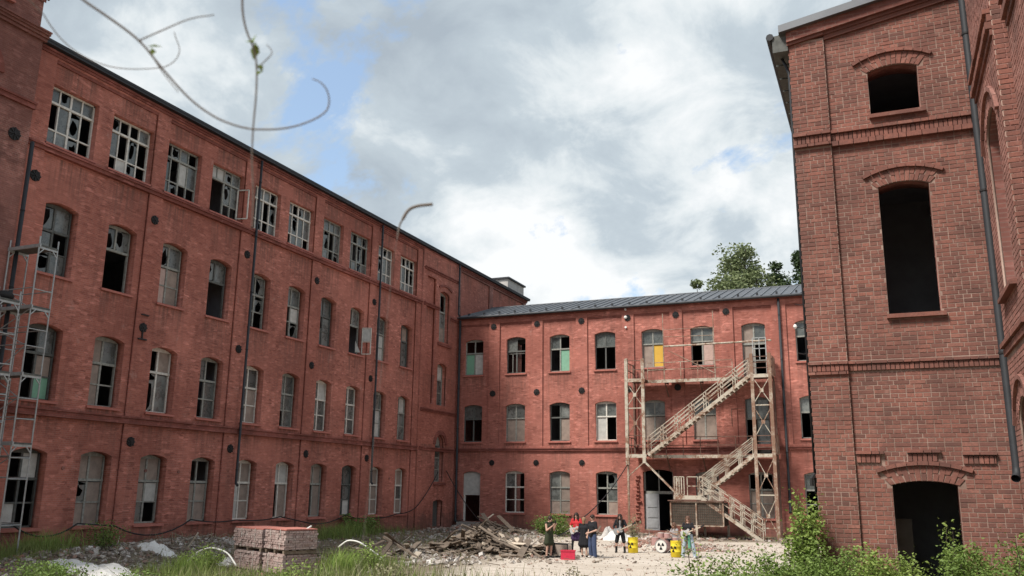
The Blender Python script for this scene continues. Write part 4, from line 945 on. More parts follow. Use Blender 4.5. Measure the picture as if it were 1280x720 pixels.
mb = MB(); mb.lathe([(.02, 0), (.24, .03), (.29, .16), (.2, .29), (.02, .33)], 12, (-26.95, 19.7, 8.77)); solo('tarp_bundle', mb, M['iron'], 'round black bundle lying on the top deck of the lower scaffold', 'bundle', (-26.95, 19.7, 8.77), smooth=True)

# ------------------------------------------------------------------ CABLES
def cable(label, pts, rad=.028, mat='cable', cat='cable', name='cable', sag=None):
    P = []
    for i in range(len(pts)-1):
        a, b = Vector(pts[i]), Vector(pts[i+1]); s = sag[i] if sag else 0
        for k in range(8): t = k/8; q = a.lerp(b, t); q.z -= s*4*t*(1-t); P.append(q)
    P.append(Vector(pts[-1])); mb = MB(); mb.tube(P, rad, 6); return solo(name, mb, M[mat], label, cat, P[0], smooth=True)
cx = XL+.32
cable('black cable sagging from sill to sill along the left mill', [(cx, 20, 1.6), (cx, 22.4, 1.35), (cx, 25.2, 1.3), (cx, 27, 1.15), (cx, 31.2, 1.3), (cx, 34.2, 1.2), (cx, 37.5, 1.28), (cx, 39.6, .95), (cx, 43.4, 1.25), (cx, 45.9, 1.0), (cx, 49.2, 1.2), (cx, 51.5, 1.5), (cx+.1, 54.4, 3.9)],
      .03, sag=[.1, .45, .0, .5, .1, .1, .0, .25, .1, .1, .1, .2])
cable('black cable running from the corner window down to the rubble', [(cx+.1, 55.6, 4.0), (-23.1, 50, .75)], .03, sag=[.25])
cable('black cable running from the fire escape post down to the ground', [(-15.3, 55.2, 4.4), (-16.3, 49, 1.2), (-16.9, 46.5, .3)], .03, sag=[.3, .1])

# ------------------------------------------------------------------ BRICK PALLETS
def brick_stack(label, x0, x1, y0, y1, z0, z1, rot, seed, top=False):
    rr = random.Random(seed); c = Vector(((x0+x1)/2, (y0+y1)/2, z0)); t = thing('brick_stack', label, 'brick stack', c, 'stacks of old bricks', rot)
    w, d = (x1-x0)/2, (y1-y0)/2; mb = MB(); mp = MB()
    for i in range(5): 
        y = -d+.08+i*(2*d-.16)/4; mp.box((-w, y-.06, 0), (w, y+.06, .03))
    for x in (-w+.1, 0, w-.1): mp.box((x-.06, -d, -.1), (x+.06, d, -.002))
    pal = link('pallet', mp.mesh('pallet'), M['wood_old'], t)
    hh = .072; n = int((z1-z0-.04)/hh)
    for k in range(n):
        z = .034+k*hh; L, Wd = (.25, .12) if k % 2 else (.12, .25)
        j = rr.uniform(-.012, .012)
        for side in (-1, 1):
            x = -w
            while x < w-.05:
                e = min(x+L, w); q = rr.uniform(-.03, .012); mb.box((x+.006, side*d*(1)-side*Wd+q, z+.003), (e-.004, side*d+q+j, z+hh-.004)); x += L
            y = -d+.13
            while y < d-.15:
                e = min(y+Wd, d-.12); q = rr.uniform(-.03, .012); mb.box((side*w-side*L+q, y+.004, z+.003), (side*w+q, e-.004, z+hh-.004)); y += Wd
    mb.box((-w+.1, -d+.1, .04), (w-.1, d-.1, z1-z0-.03))
    link('stacked_bricks', mb.mesh('stacked_bricks'), M['old_brick'], t)['kind'] = 'stuff'
    if top:
        mt = MB(); mt.box((-w+.02, -d+.02, z1-z0-.028), (w-.02, d-.02, z1-z0+.012)); link('top_layer', mt.mesh('top_layer'), M['stack_top'], t)
    ms = MB()
    for x in (-w*.45, w*.5): ms.box((x-.012, -d-.018, .02), (x+.012, -d-.014, z1-z0))
    link('strap', ms.mesh('strap'), M['frame_cream'], t)
    return t
rp = -.44
def rotp(dx, dy, c=(-18.9, 24.9)): return c[0]+dx*math.cos(rp)-dy*math.sin(rp), c[1]+dx*math.sin(rp)+dy*math.cos(rp)
for lab, dx, w, d, z0, z1, sd_, tp in (('lower stack of old bricks on the left, half behind weeds', -1.18, 1.95, 1.2, .02, .66, 1, False), ('upper stack of old bricks on the left with red top', -1.2, 2.0, 1.2, .74, 1.38, 2, True),
                              ('lower stack of old bricks on the right behind grass',   .72, 1.4, 1.2, .02, .68, 3, False), ('upper stack of old bricks on the right with white strap',   .74, 1.45, 1.15, .76, 1.42, 4, True)):
    x, y = rotp(dx, 0); brick_stack(lab, x-w/2, x+w/2, y-d/2, y+d/2, z0, z1, rp+(.03 if sd_ == 2 else -.02 if sd_ == 4 else 0), sd_, tp)

# ------------------------------------------------------------------ WOOD PILE and RUBBLE
def wood_pile(label, cx, cy, sx, sy, hgt, n, seed, axis=0.0, lmax=2.3):
    rr = random.Random(seed); t = thing('wood_pile', label, 'wood pile', (cx, cy, 0)); base = gh(cx, cy)
    for i in range(n):
        a = rr.gauss(0, .5); b = rr.gauss(0, .5); a = max(-1.1, min(1.1, a)); b = max(-1.1, min(1.1, b))
        x, y = cx+a*sx, cy+b*sy; q = max(0, 1-(abs(a)**1.5+abs(b)**1.5)*.75); z = gh(x, y)+.05+hgt*q*rr.uniform(.45, 1)
        L = rr.uniform(.6, lmax); yaw = axis+rr.gauss(0, .75); pit = -math.copysign(1, a*math.cos(yaw)+.001)*rr.uniform(.0, .38)*(.4+q)+rr.gauss(0, .10)
        d = Vector((math.cos(yaw)*math.cos(pit), math.sin(yaw)*math.cos(pit), math.sin(pit)))*L/2; p = Vector((x, y, z+.02))
        lo = min((p+d).z, (p-d).z)-gh(x, y)
        if lo < 0: p.z -= lo
        mb = MB(); mb.bar(p-d, p+d, rr.choice((.09, .12, .16, .2, .26)), rr.choice((.025, .03, .05, .08)), (rr.uniform(-.5, .5), rr.uniform(-.5, .5), 1))
        obj('plank', mb, M['wood_pale'] if rr.random() < .14 else M['wood_old'], t)
    return t
wood_pile('large heap of broken grey planks and beams beside the sandy yard', -16.3, 35.2, 2.5, 1.3, .34, 190, 3, -.7)
wood_pile('low scatter of dark boards at the right foot of the plank heap', -13.7, 35.9, 1.0, .6, .22, 22, 5, .2, 1.6)
wood_pile('small stack of brown boards in front of the corner doorway', -22.9, 50.4, 1.8, .8, .25, 26, 8, .0, 2.4)
wood_pile('thin laths lying on the rubble strip under the rear mill windows', -18.0, 53.6, 3.0, 1.0, .2, 22, 9, .3, 1.8)
wood_pile('long pale boards lying across the debris between brick stacks and plank heap', -18.2, 32.2, 1.6, 1.4, .2, 16, 12, -.5, 2.8)
wood_pile('grey laths strewn in the weeds right of the brick stacks', -19.6, 31.5, 2.2, 2.0, .12, 34, 10, .8, 1.9)
def chunks(name, spots, mat, seed, kind='stuff'):
    rr = np.random.default_rng(seed); mb = MB()
    for (x0, y0, sx, sy, n, smin, smax) in spots:
        for i in range(n):
            x, y = x0+rr.normal()*sx*.55, y0+rr.normal()*sy*.55
            if x < XL+.25 or y > YB-.3: continue
            s = smin+(smax-smin)*rr.random()**2.2; z = gh(x, y)+s*.2; m = Matrix.Rotation(rr.random()*6.28, 3, 'Z')@Matrix.Rotation(rr.random()*1.2-.6, 3, 'X')@Matrix.Rotation(rr.random()*1.2-.6, 3, 'Y')
            e = (s*(.5+.5*rr.random()), s*(.3+.4*rr.random()), s*(.2+.35*rr.random()))
            vs = [m@Vector((sx_*e[0]*(.7+.3*rr.random()), sy_*e[1]*(.7+.3*rr.random()), sz_*e[2]*(.7+.3*rr.random())))+Vector((x, y, z)) for sz_ in (-1, 1) for sx_, sy_ in ((-1, -1), (1, -1), (1, 1), (-1, 1))]
            mb.add(vs, [(0, 3, 2, 1), (4, 5, 6, 7), (0, 1, 5, 4), (1, 2, 6, 5), (2, 3, 7, 6), (3, 0, 4, 7)])
    o = link(name, mb.mesh(name, fix=False), M[mat]); o['kind'] = kind; return o
chunks('rubble', [(-26.5, 28.5, 1.9, 7, 2300, .03, .16), (-26.5, 21, 1.6, 3.5, 700, .03, .14), (-23.5, 51.5, 3.5, 2, 1100, .04, .2), (-16.5, 35, 4, 2.4, 800, .03, .16), (-20.5, 30, 4, 4, 1300, .03, .15), (-22, 41, 4, 7, 900, .03, .14),
                 (-18, 54.5, 10, 2, 1900, .03, .2), (-10, 45.6, 3, 2.5, 500, .03, .12), (-8, 55.5, 6, 1.0, 500, .03, .12), (-27, 45, 1.4, 10, 700, .03, .14), (-10, 35, 9, 12, 1500, .012, .06), (-9, 48, 9, 6, 700, .015, .08), (-21.5, 22.5, 4, 4, 900, .02, .1)], 'rubble', 4)
chunks('pale_rubble', [(-17.9, 31.5, 2.6, 2.6, 900, .04, .2), (-18.5, 35.5, 1.6, 2.5, 500, .05, .22), (-26.6, 28.5, 1.2, 5.5, 1300, .03, .17), (-25.8, 31.5, 1.0, 2.0, 500, .04, .2), (-24.5, 23.5, 2.0, 2.0, 400, .03, .13), (-21.5, 47, 3.5, 4, 700, .04, .18), (-23.5, 51.5, 2.6, 1.4, 400, .05, .22)], 'pale_rubble', 14)
chunks('brick_rubble', [(-10.5, 44.2, 1.9, .9, 1500, .05, .17), (-14.4, 50.5, 1.6, .9, 260, .06, .2), (-8.6, 43.6, .7, .5, 200, .04, .13)], 'rubble_brick', 6)

def sticks(name, spots, mat, seed):
    rr = np.random.default_rng(seed); mb = MB()
    for (x0, y0, sx, sy, n, L) in spots:
        for i in range(n):
            x, y = x0+rr.normal()*sx*.55, y0+rr.normal()*sy*.55
            if x < XL+.6 or y > YB-.6: continue
            l = L*(.3+.8*rr.random()); a = rr.random()*6.28; e = rr.normal()*.22; z = gh(x, y)+.03+abs(math.sin(e))*l/2; d = Vector((math.cos(a)*math.cos(e), math.sin(a)*math.cos(e), math.sin(e)))*l/2
            mb.bar(Vector((x, y, z))-d, Vector((x, y, z))+d, .012+.03*rr.random(), .01+.015*rr.random())
    o = link(name, mb.mesh(name, fix=False), M[mat]); o['kind'] = 'stuff'; return o
M['litter'] = rubble_mat('litter', [(0, (.10, .075, .055)), (.5, (.22, .17, .13)), (.8, (.34, .28, .21)), (1, (.62, .56, .47))])
sticks('stick_litter', [(-26.2, 28, 1.8, 6, 260, .9), (-20, 31, 4, 4, 260, .8), (-22, 23, 4, 3, 120, .6), (-22, 45, 4, 6, 180, .8), (-16, 35, 4, 2.5, 160, .8), (-19, 54.3, 9, 1.6, 200, 1.0), (-10, 44.5, 2.5, 1.2, 60, .7)], 'litter', 31)

def crumpled(name, mat, label, cat, c, sx, sy, h, rot=0.0, seed=0, n=16):
    mb = MB(); vs = []; c = Vector(c)
    for j in range(n):
        for i in range(n):
            a, b = i/(n-1)*2-1, j/(n-1)*2-1; rr = math.hypot(a, b); k = 1/max(1, rr*.85)
            x, y = a*sx*k, b*sy*k; x, y = x*math.cos(rot)-y*math.sin(rot), x*math.sin(rot)+y*math.cos(rot)
            z = h*max(0, 1-rr**2*.8)*(.5+.8*noise.noise(Vector((a*2+seed, b*2, seed))))+.11*abs(noise.noise(Vector((a*6, b*6+seed, 3))))
            vs.append((c.x+x, c.y+y, gh(c.x+x, c.y+y)+.03+max(0, z)))
    fs = [(j*n+i, j*n+i+1, (j+1)*n+i+1, (j+1)*n+i) for j in range(n-1) for i in range(n-1)]; mb.add(vs, fs)
    nb = len(vs); mb.v += [(x, y, gh(x, y)+.005) for x, y, z in vs]; mb.f += [tuple(q+nb for q in reversed(fa)) for fa in fs]
    edge = [i for i in range(n)]+[j*n+n-1 for j in range(1, n)]+[(n-1)*n+i for i in range(n-2, -1, -1)]+[j*n for j in range(n-2, 0, -1)]
    for i in range(len(edge)): a, b = edge[i], edge[(i+1) % len(edge)]; mb.f.append((b, a, a+nb, b+nb))
    return solo(name, mb, M[mat], label, cat, (c.x, c.y, gh(c.x, c.y)))
crumpled('plastic_sheet', 'white_sheet', 'long crumpled white plastic sheet in the lower left corner', 'plastic sheet', (-23.6, 21.6, 0), 2.1, .8, .45, -.3, 1, 22)
crumpled('plastic_sheet', 'white_sheet', 'torn white plastic sheet on top of the left rubble mound', 'plastic sheet', (-25.6, 26.3, 0), .7, .4, .35, .4, 5)
crumpled('plastic_sheet', 'white_sheet', 'small white plastic scrap left of the brick stacks', 'plastic sheet', (-21.6, 25.5, 0), .32, .25, .35, 0, 8)
crumpled('rubble_sack', 'white_sheet', 'slumped white sack leaning by the fire escape post', 'sack', (-14.3, 49.4, 0), .85, .6, .75, .2, 3)
crumpled('rubble_sack', 'plaster', 'dusty pale sack behind the white sack', 'sack', (-15.2, 50.6, 0), .7, .5, .8, .5, 12)
crumpled('plastic_sheet', 'white_sheet', 'white plastic bag lying in the weeds left of the plank heap', 'plastic bag', (-19.0, 34.0, 0), .3, .25, .5, 0, 21)
for lab, pts in (('white plastic conduit arching over the grass left of the brick stacks', [(-22.4, 24.4, .15), (-21.9, 24.3, .55), (-21.2, 24.2, .75), (-20.4, 24.1, .62), (-19.9, 24.0, .2)]),
                 ('white plastic conduit curling off the right brick stack', [(-18.6, 24.15, .8), (-18.2, 24.25, .95), (-17.85, 24.45, 1.25), (-17.7, 24.9, 1.5)]),
                 ('white plastic conduit in the weeds beside the right brick stack', [(-17.6, 26.4, .75), (-17.3, 26.5, 1.0), (-16.9, 26.6, .95), (-16.4, 26.8, .6), (-16.2, 27.0, .4)]),
                 ('pale broomstick leaning out of the left rubble', [(-25.0, 27.2, .35), (-24.6, 27.3, 1.0)])):
    mb = MB(); P = [Vector(p) for p in pts]; Q = []
    for i in range(len(P)-1):
        for k in range(5): Q.append(P[i].lerp(P[i+1], k/5))
    Q.append(P[-1])
    for _ in range(3): Q = [Q[0]]+[(Q[i-1]+Q[i]*2+Q[i+1])/4 for i in range(1, len(Q)-1)]+[Q[-1]]
    mb.tube(Q, .03, 8); solo('broomstick' if 'broom' in lab else 'conduit', mb, M['wood_pale'] if 'broom' in lab else M['pvc'], lab, 'broomstick' if 'broom' in lab else 'conduit', Q[0], smooth=True)

# ------------------------------------------------------------------ THINGS IN THE YARD
def trefoil(parent, c, rad, F, nm='radiation_symbol', curved=None, mat='black_paint'):
    """three blades round a dot; F(a, b) -> point on the surface"""
    mb = MB(); n = 5
    for k in range(3):
        t0 = R(90+120*k-30+60); t1 = t0+R(60); ring = []
        for rr in (rad*.32, rad*.66, rad):
            for i in range(n): t = t0+(t1-t0)*i/(n-1); ring.append(F(c[0]+math.cos(t)*rr, c[1]+math.sin(t)*rr))
        mb.add(ring, [(j*n+i, j*n+i+1, (j+1)*n+i+1, (j+1)*n+i) for j in range(2) for i in range(n-1)])
    mb.add([F(c[0]+math.cos(2*math.pi*i/10)*rad*.2, c[1]+math.sin(2*math.pi*i/10)*rad*.2) for i in range(10)], [tuple(range(10))])
    return mb
def barrel(label, x, y, rz_):
    t = thing('barrel', label, 'barrel', (x, y, gh(x, y)), 'yellow barrels', rz_); H, Rr = .68, .23
    mb = MB(); mb.lathe([(Rr-.02, 0), (Rr, .015), (Rr, .215), (Rr+.012, .228), (Rr, .241), (Rr, .445), (Rr+.012, .458), (Rr, .471), (Rr, H-.02), (Rr+.012, H), (Rr-.02, H), (Rr-.03, H-.02)], 28)
    o = link('drum_body', mb.mesh('drum_body'), M['yellow_paint'], t)
    for p in o.data.polygons: p.use_smooth = len(p.vertices) == 4
    mb = trefoil(None, (0, .36), .14, lambda a, b: (math.sin(a/Rr)*(Rr+.018), -math.cos(a/Rr)*(Rr+.018), b)); link('radiation_symbol', mb.mesh('radiation_symbol'), M['black_paint'], t)
    mb = MB(); mb.lathe([(.035, H-.02), (.035, H+.004)], 10, (.1, .08, 0)); link('bung', mb.mesh('bung'), M['iron'], t)
barrel('yellow barrel with black radiation sign next to the long haired guitarist', -11.03, 40.5, -.25); barrel('yellow barrel with black radiation sign next to the drum kit', -8.75, 39.2, -.3)
t = thing('crate', 'red plastic crate standing on the sand behind the people', 'crate', (-12.15, 34.7, gh(-12.15, 34.7)), None, .25)
mb = MB(); mb.box((-.28, -.18, 0), (.28, -.16, .36)); mb.box((-.28, .16, 0), (.28, .18, .36)); mb.box((-.28, -.16, 0), (-.26, .16, .36)); mb.box((.26, -.16, 0), (.28, .16, .36)); mb.box((-.26, -.16, .01), (.26, .16, .03)); link('crate_box', mb.mesh('crate_box'), M['red_plastic'], t)
mb = MB(); mb.box((-.3, -.2, .33), (.3, -.182, .37)); mb.box((-.3, .182, .33), (.3, .2, .37)); mb.box((-.3, -.18, .331), (-.282, .18, .369)); mb.box((.282, -.18, .331), (.3, .18, .369)); link('rim', mb.mesh('rim'), M['red_plastic'], t)
t = thing('equipment_case', 'open dark equipment case with pale lining left of the red crate', 'case', (-13.05, 35.5, gh(-13.05, 35.5)), None, -.1)
mb = MB(); mb.box((-.1, -.25, 0), (.75, .25, .04)); mb.box((-.1, -.25, .04), (-.06, .25, .55)); mb.box((.7, -.25, .04), (.74, -.2, .52)); mb.box((.7, .2, .04), (.74, .25, .52)); mb.box((-.1, .2, .5), (.74, .25, .54)); mb.box((-.1, -.25, .5), (.74, -.2, .54)); link('case_frame', mb.mesh('case_frame'), M['iron'], t)
mb = MB(); mb.box((-.04, .17, .08), (.69, .2, .48)); link('lining', mb.mesh('lining'), M['board_tan'], t)
mb = MB(); mb.add([(-.1, -.25, .55), (-.1, .25, .55), (-.45, .25, .1), (-.45, -.25, .1), (-.13, -.25, .55), (-.13, .25, .55), (-.49, .25, .1), (-.49, -.25, .1)], [(0, 1, 2, 3), (7, 6, 5, 4), (0, 4, 5, 1), (1, 5, 6, 2), (2, 6, 7, 3), (3, 7, 4, 0)]); link('case_lid', mb.mesh('case_lid'), M['iron'], t)
# drum kit
dk = thing('drum_kit', 'small drum kit with radiation sign on the bass drum head', 'drum kit', (-9.75, 41.0, gh(-9.75, 41)), None, -.22)
mb = MB(); mb.lathe([(.29, -.2), (.29, .2)], 26, (0, 0, .3), 'Y'); o = link('bass_drum', mb.mesh('bass_drum'), M['drum_shell'], dk)
mb = MB(); mb.lathe([(.27, -.215), (.27, -.205)], 26, (0, 0, .3), 'Y'); link('drum_head', mb.mesh('drum_head'), M['drum_skin'], o)
mb = MB(); mb.lathe([(.272, -.2), (.272, -.23), (.3, -.23), (.3, -.2)], 26, (0, 0, .3), 'Y', False); link('hoop', mb.mesh('hoop'), M['silver'], o)
mb = trefoil(None, (0, .3), .17, lambda a, b: (a, -.222, b)); link('radiation_symbol', mb.mesh('radiation_symbol'), M['black_paint'], o)
def drum(nm, x, y, z, rad, h, legs=True):
    mb = MB(); mb.lathe([(rad, 0), (rad, h)], 18, (x, y, z)); o = link(nm, mb.mesh(nm), M['drum_shell'], dk); mb = MB(); mb.lathe([(rad-.005, h+.001), (rad-.005, h+.008)], 18, (x, y, z)); link('drum_head', mb.mesh('drum_head'), M['drum_skin'], o)
    if legs:
        mb = MB()
        for k in range(3): a = 2*math.pi*k/3; mb.bar((x, y, z), (x+math.cos(a)*.25, y+math.sin(a)*.25, .0), .02)
        link('drum_legs', mb.mesh('drum_legs'), M['silver'], o)
drum('floor_tom', -.5, .3, .3, .2, .35); drum('snare_drum', .45, .35, .55, .17, .13); drum('rack_tom', -.12, .05, .66, .15, .2, False); drum('rack_tom', .2, .05, .66, .15, .2, False)
for x, y, z in ((-.75, .1, 1.0), (.72, .0, .95), (.5, .6, .85)):
    mb = MB(); mb.lathe([(.02, .02), (.2, 0), (.2, -.006), (.02, .01)], 18, (x, y, z)); o = link('cymbal', mb.mesh('cymbal'), M['brass'], dk)
    mb = MB(); mb.tube([(x, y, 0.25), (x, y, z)], .012, 6)
    for k in range(3): a = 2*math.pi*k/3; mb.bar((x, y, .35), (x+math.cos(a)*.28, y+math.sin(a)*.28, .0), .018)
    link('cymbal_stand', mb.mesh('cymbal_stand'), M['silver'], o)

# ------------------------------------------------------------------ PEOPLE
def capsule(mb, p, q, ra, rb, n=12):
    p, q = Vector(p), Vector(q); d = (q-p); L = d.length; d = d.normalized() if L > 1e-6 else Vector((0, 0, 1)); pts = []; rs = []
    for i in range(4): a = math.pi/2*(1-i/3.5); pts.append(p-d*ra*math.sin(a)); rs.append(max(.0005, ra*math.cos(a)))
    for i in range(4): a = math.pi/2*((i+.5)/3.5); pts.append(q+d*rb*math.sin(a)); rs.append(max(.0005, rb*math.cos(a)))
    mb.tube(pts, rs, n)
def fuse(name, mb, mat, parent, vox=.012, smooth_it=4):
    me = mb.mesh(name); ob = bpy.data.objects.new('tmp', me); C.objects.link(ob)
    m = ob.modifiers.new('r', 'REMESH'); m.mode = 'VOXEL'; m.voxel_size = vox; m.use_smooth_shade = True
    if smooth_it: s = ob.modifiers.new('s', 'SMOOTH'); s.factor = .5; s.iterations = smooth_it
    dg = bpy.context.evaluated_depsgraph_get(); m2 = bpy.data.meshes.new_from_object(ob.evaluated_get(dg)); bpy.data.objects.remove(ob); bpy.data.meshes.remove(me)
    m2.name = name; m2.materials.clear(); return link(name, m2, mat, parent)
def person(label, x, y, rot, J, wear, hair, scale=1.0, sway=0.0):
    """J: joints in the person's own frame (faces -y). wear: list of (name, material, list of capsules)"""
    t = thing('person', label, 'person', (x, y, gh(x, y)), None, rot); t.scale = (scale,)*3
    b = MB(); j = {k: Vector(v) for k, v in J.items()}
    hd = j['head']; nk = j['neck']; ch = j['chest']; pv = j['pelvis']
    capsule(b, hd+Vector((0, .015, .03)), hd+Vector((0, .005, .0)), .092, .085); capsule(b, hd+Vector((0, -.015, -.045)), hd+Vector((0, -.03, -.07)), .068, .045)
    capsule(b, nk, hd+Vector((0, .02, -.05)), .058, .052)
    capsule(b, ch+Vector((-.07, 0, 0)), ch+Vector((.07, 0, 0)), .105, .105); capsule(b, ch, pv, .115, .11); capsule(b, pv+Vector((-.06, 0, 0)), pv+Vector((.06, 0, 0)), .105, .105); capsule(b, ch+Vector((0, 0, .04)), nk, .09, .062)
    fwd = Vector((0, -1, 0))
    for s in ('l', 'r'):
        sh, el, wr, hp, kn, an = (j[k+s] for k in ('sh', 'el', 'wr', 'hp', 'kn', 'an'))
        capsule(b, nk-Vector((0, 0, .05)), sh, .055, .056); capsule(b, sh, el, .054, .041); capsule(b, el, wr, .042, .028); capsule(b, hp, kn, .088, .056); capsule(b, kn, an, .058, .038); capsule(b, an, an+Vector(j.get('toe'+s, Vector((0, -.13, -.045)))), .04, .032)
        d = (wr-el).normalized(); side = d.cross(Vector((0, 1, 0.2))).normalized(); nrm = side.cross(d).normalized(); sg = 1 if s == 'l' else -1
        for k in range(-1, 2): capsule(b, wr+d*.01, wr+d*.075+side*k*.022, .02, .019)
        for k, ln in enumerate((.062, .072, .066, .05)):
            a = wr+d*.085+side*(k-1.5)*.021; mid = a+d*ln*.55+nrm*.008; capsule(b, a, mid, .010, .0095, 8); capsule(b, mid, mid+d*ln*.35+nrm*.028, .0095, .008, 8)
        a = wr+d*.03-side*.034; capsule(b, a, a+d*.04-side*.022, .012, .011, 8); capsule(b, a+d*.04-side*.022, a+d*.07-side*.018, .011, .009, 8)
    # nose, ears
    capsule(b, hd+Vector((0, -.09, .01)), hd+Vector((0, -.11, -.02)), .012, .016, 8)
    for s in (-1, 1): capsule(b, hd+Vector((s*.088, .01, .01)), hd+Vector((s*.09, .012, -.025)), .016, .013, 8)
    fuse('body', b, M['skin'], t, .0095, 2)
    e = MB()
    for s in (-1, 1): e.lathe([(.002, -.012), (.011, -.006), (.011, .004), (.002, .01)], 8, tuple(hd+Vector((s*.032, -.088, .012))), 'Y')
    link('eyes', e.mesh('eyes'), M['black_paint'], t); e = MB(); e.bar(hd+Vector((-.025, -.0875, -.06)), hd+Vector((.025, -.0875, -.06)), .014, .01); link('mouth', e.mesh('mouth'), M['lips'], t)
    for nm, mt, caps, vx in wear:
        if nm in ('shoes', 'boots'):
            hf = len(caps)//2
            for part_ in (caps[:hf], caps[hf:]):
                w = MB()
                for cp in part_: capsule(w, *cp)
                fuse(nm[:-1], w, M[mt], t, vx, 2)
            continue
        w = MB()
        for cp in caps: capsule(w, *cp)
        fuse(nm, w, M[mt], t, vx, 2)
    h = MB()
    for cp in hair[1]: capsule(h, *(Vector(cp[0])+hd, Vector(cp[1])+hd, cp[2], cp[3]))
    fuse('hair', h, M[hair[0]], t, .012, 2); return t
def stand(**o):
    J = dict(head=(0, -.02, 1.63), neck=(0, 0, 1.47), chest=(0, 0, 1.28), pelvis=(0, 0, .95), shl=(.175, 0, 1.42), ell=(.23, .02, 1.13), wrl=(.24, -.06, .88), shr=(-.175, 0, 1.42), elr=(-.23, .02, 1.13), wrr=(-.24, -.06, .88),
             hpl=(.09, 0, .9), knl=(.11, -.02, .5), anl=(.12, .02, .075), hpr=(-.09, 0, .9), knr=(-.11, -.02, .5), anr=(-.12, .02, .075)); J.update(o); return J
def V(p): return Vector(p)
def sleeve(J, frac=.6, r_=.066, r2=.056):
    out_ = []
    for s in ('l', 'r'):
        sh, el = V(J['sh'+s]), V(J['el'+s]); out_.append((sh, sh.lerp(el, min(frac, 1)), r_, r2))
        if frac > 1: wr = V(J['wr'+s]); out_.append((el, el.lerp(wr, frac-1), r2, r2*.8))
    return out_
def torso(J, lo=-.02, r1=.122, r2=.122):
    ch, pv, nk = V(J['chest']), V(J['pelvis']), V(J['neck'])
    return [(ch+V((-.085, 0, 0)), ch+V((.085, 0, 0)), r1, r1), (ch+V((-.05, 0, 0)), pv+V((-.05, 0, lo)), r1, r2), (ch+V((.05, 0, 0)), pv+V((.05, 0, lo)), r1, r2), (ch+V((0, 0, .06)), nk-V((0, 0, .03)), .10, .068), (nk-V((0, 0, .06)), V(J['shl']), .06, .066), (nk-V((0, 0, .06)), V(J['shr']), .06, .066)]
def legs(J, frac=1.9, r1=.106, r2=.08, r3=.066):
    out_ = [(V(J['pelvis'])+V((-.06, 0, 0)), V(J['pelvis'])+V((.06, 0, 0)), .12, .12)]
    for s in ('l', 'r'):
        hp, kn, an = V(J['hp'+s]), V(J['kn'+s]), V(J['an'+s]); out_.append((hp, hp.lerp(kn, min(1, frac)), r1, r2))
        if frac > 1: out_.append((kn, kn.lerp(an, frac-1), r2, r3))
    return out_
def shoes(J, r_=.05, up=0.0):
    out_ = []
    for s in ('l', 'r'):
        a = V(J['an'+s]); out_ += [(a+V((0, .02, -.02)), a+V((0, -.15, -.035)), r_, r_*.85)]
        if up: out_.append((a, a.lerp(V(J['kn'+s]), up), .052, .06))
    return out_
def skirt(J, hem, r_, drop=.0):
    pv = V(J['pelvis']); return [(pv+V((dx, 0, .05)), pv+V((dx*1.5, 0, hem)), .115, r_) for dx in (-.07, 0, .07)]
SHORT = [((0, .02, .035), (0, .015, .03), .106, .106), ((0, .05, -.02), (0, .045, -.03), .085, .07)]
LONG = [((0, .025, .035), (0, .02, .02), .107, .106), ((-.07, .05, 0), (-.09, .05, -.3), .055, .045), ((.07, .05, 0), (.09, .05, -.3), .055, .045), ((0, .075, 0), (0, .09, -.32), .08, .07), ((-.095, -.01, 0), (-.10, -.02, -.28), .025, .025), ((.095, -.01, 0), (.10, -.02, -.28), .025, .025)]
# 1 dark dress, looking at a phone
J = stand(head=(0, -.07, 1.58), wrl=(.10, -.30, 1.32), ell=(.2, -.08, 1.13), wrr=(-.08, -.30, 1.30), elr=(-.2, -.08, 1.12))
p1 = person('woman in a short dark green dress holding up a phone beside the dark boards', -13.05, 34.9, R(62), J, [('dress', 'olive_cloth', torso(J)+skirt(J, -.33, .15), .014), ('shoes', 'shoe_black', shoes(J), .012)], ('hair_dark', SHORT), .97)
mb = MB(); mb.box((-.035, -.40, 1.36), (.035, -.385, 1.50)); ph_ = link('phone', mb.mesh('phone'), M['iron'], None, p1.location); ph_.rotation_euler[2] = R(62); setp(ph_, 'phone held up by the woman in the dark green dress', 'phone')
# 2 red top
J = stand(wrl=(.10, -.25, 1.05), ell=(.28, -.02, 1.14), wrr=(-.12, -.26, .98), elr=(-.28, -.02, 1.14), anl=(.2, .0, .075), anr=(-.2, 0, .075), knl=(.17, -.03, .5), knr=(-.17, -.03, .5), head=(0, -.05, 1.62))
p2 = person('person in a red top, dark purple skirt and black leggings with a guitar', -13.35, 39.3, R(8), J, [('top', 'red_cloth', torso(J)+sleeve(J, .75, .07, .06), .014), ('skirt', 'purple_cloth', skirt(J, -.32, .16), .014), ('leggings', 'black_cloth', legs(J, 1.95, .094, .062, .045), .012), ('shoes', 'shoe_black', shoes(J), .012)], ('hair_dark', LONG))
# 3 black dress from behind
J = stand(wrl=(.12, -.2, .98), wrr=(-.14, -.2, 1.0), anl=(.09, 0, .075), anr=(-.13, .02, .075))
p3 = person('fair haired woman in a loose black dress with bare legs seen from behind', -12.1, 36.6, R(176), J, [('dress', 'black_cloth', torso(J, 0, .13, .14)+skirt(J, -.36, .19)+sleeve(J, .9, .075, .07), .014), ('shoes', 'shoe_black', shoes(J, .045), .012)], ('hair_blond', SHORT+[((0, .06, -.03), (0, .07, -.14), .075, .06)]), .93)
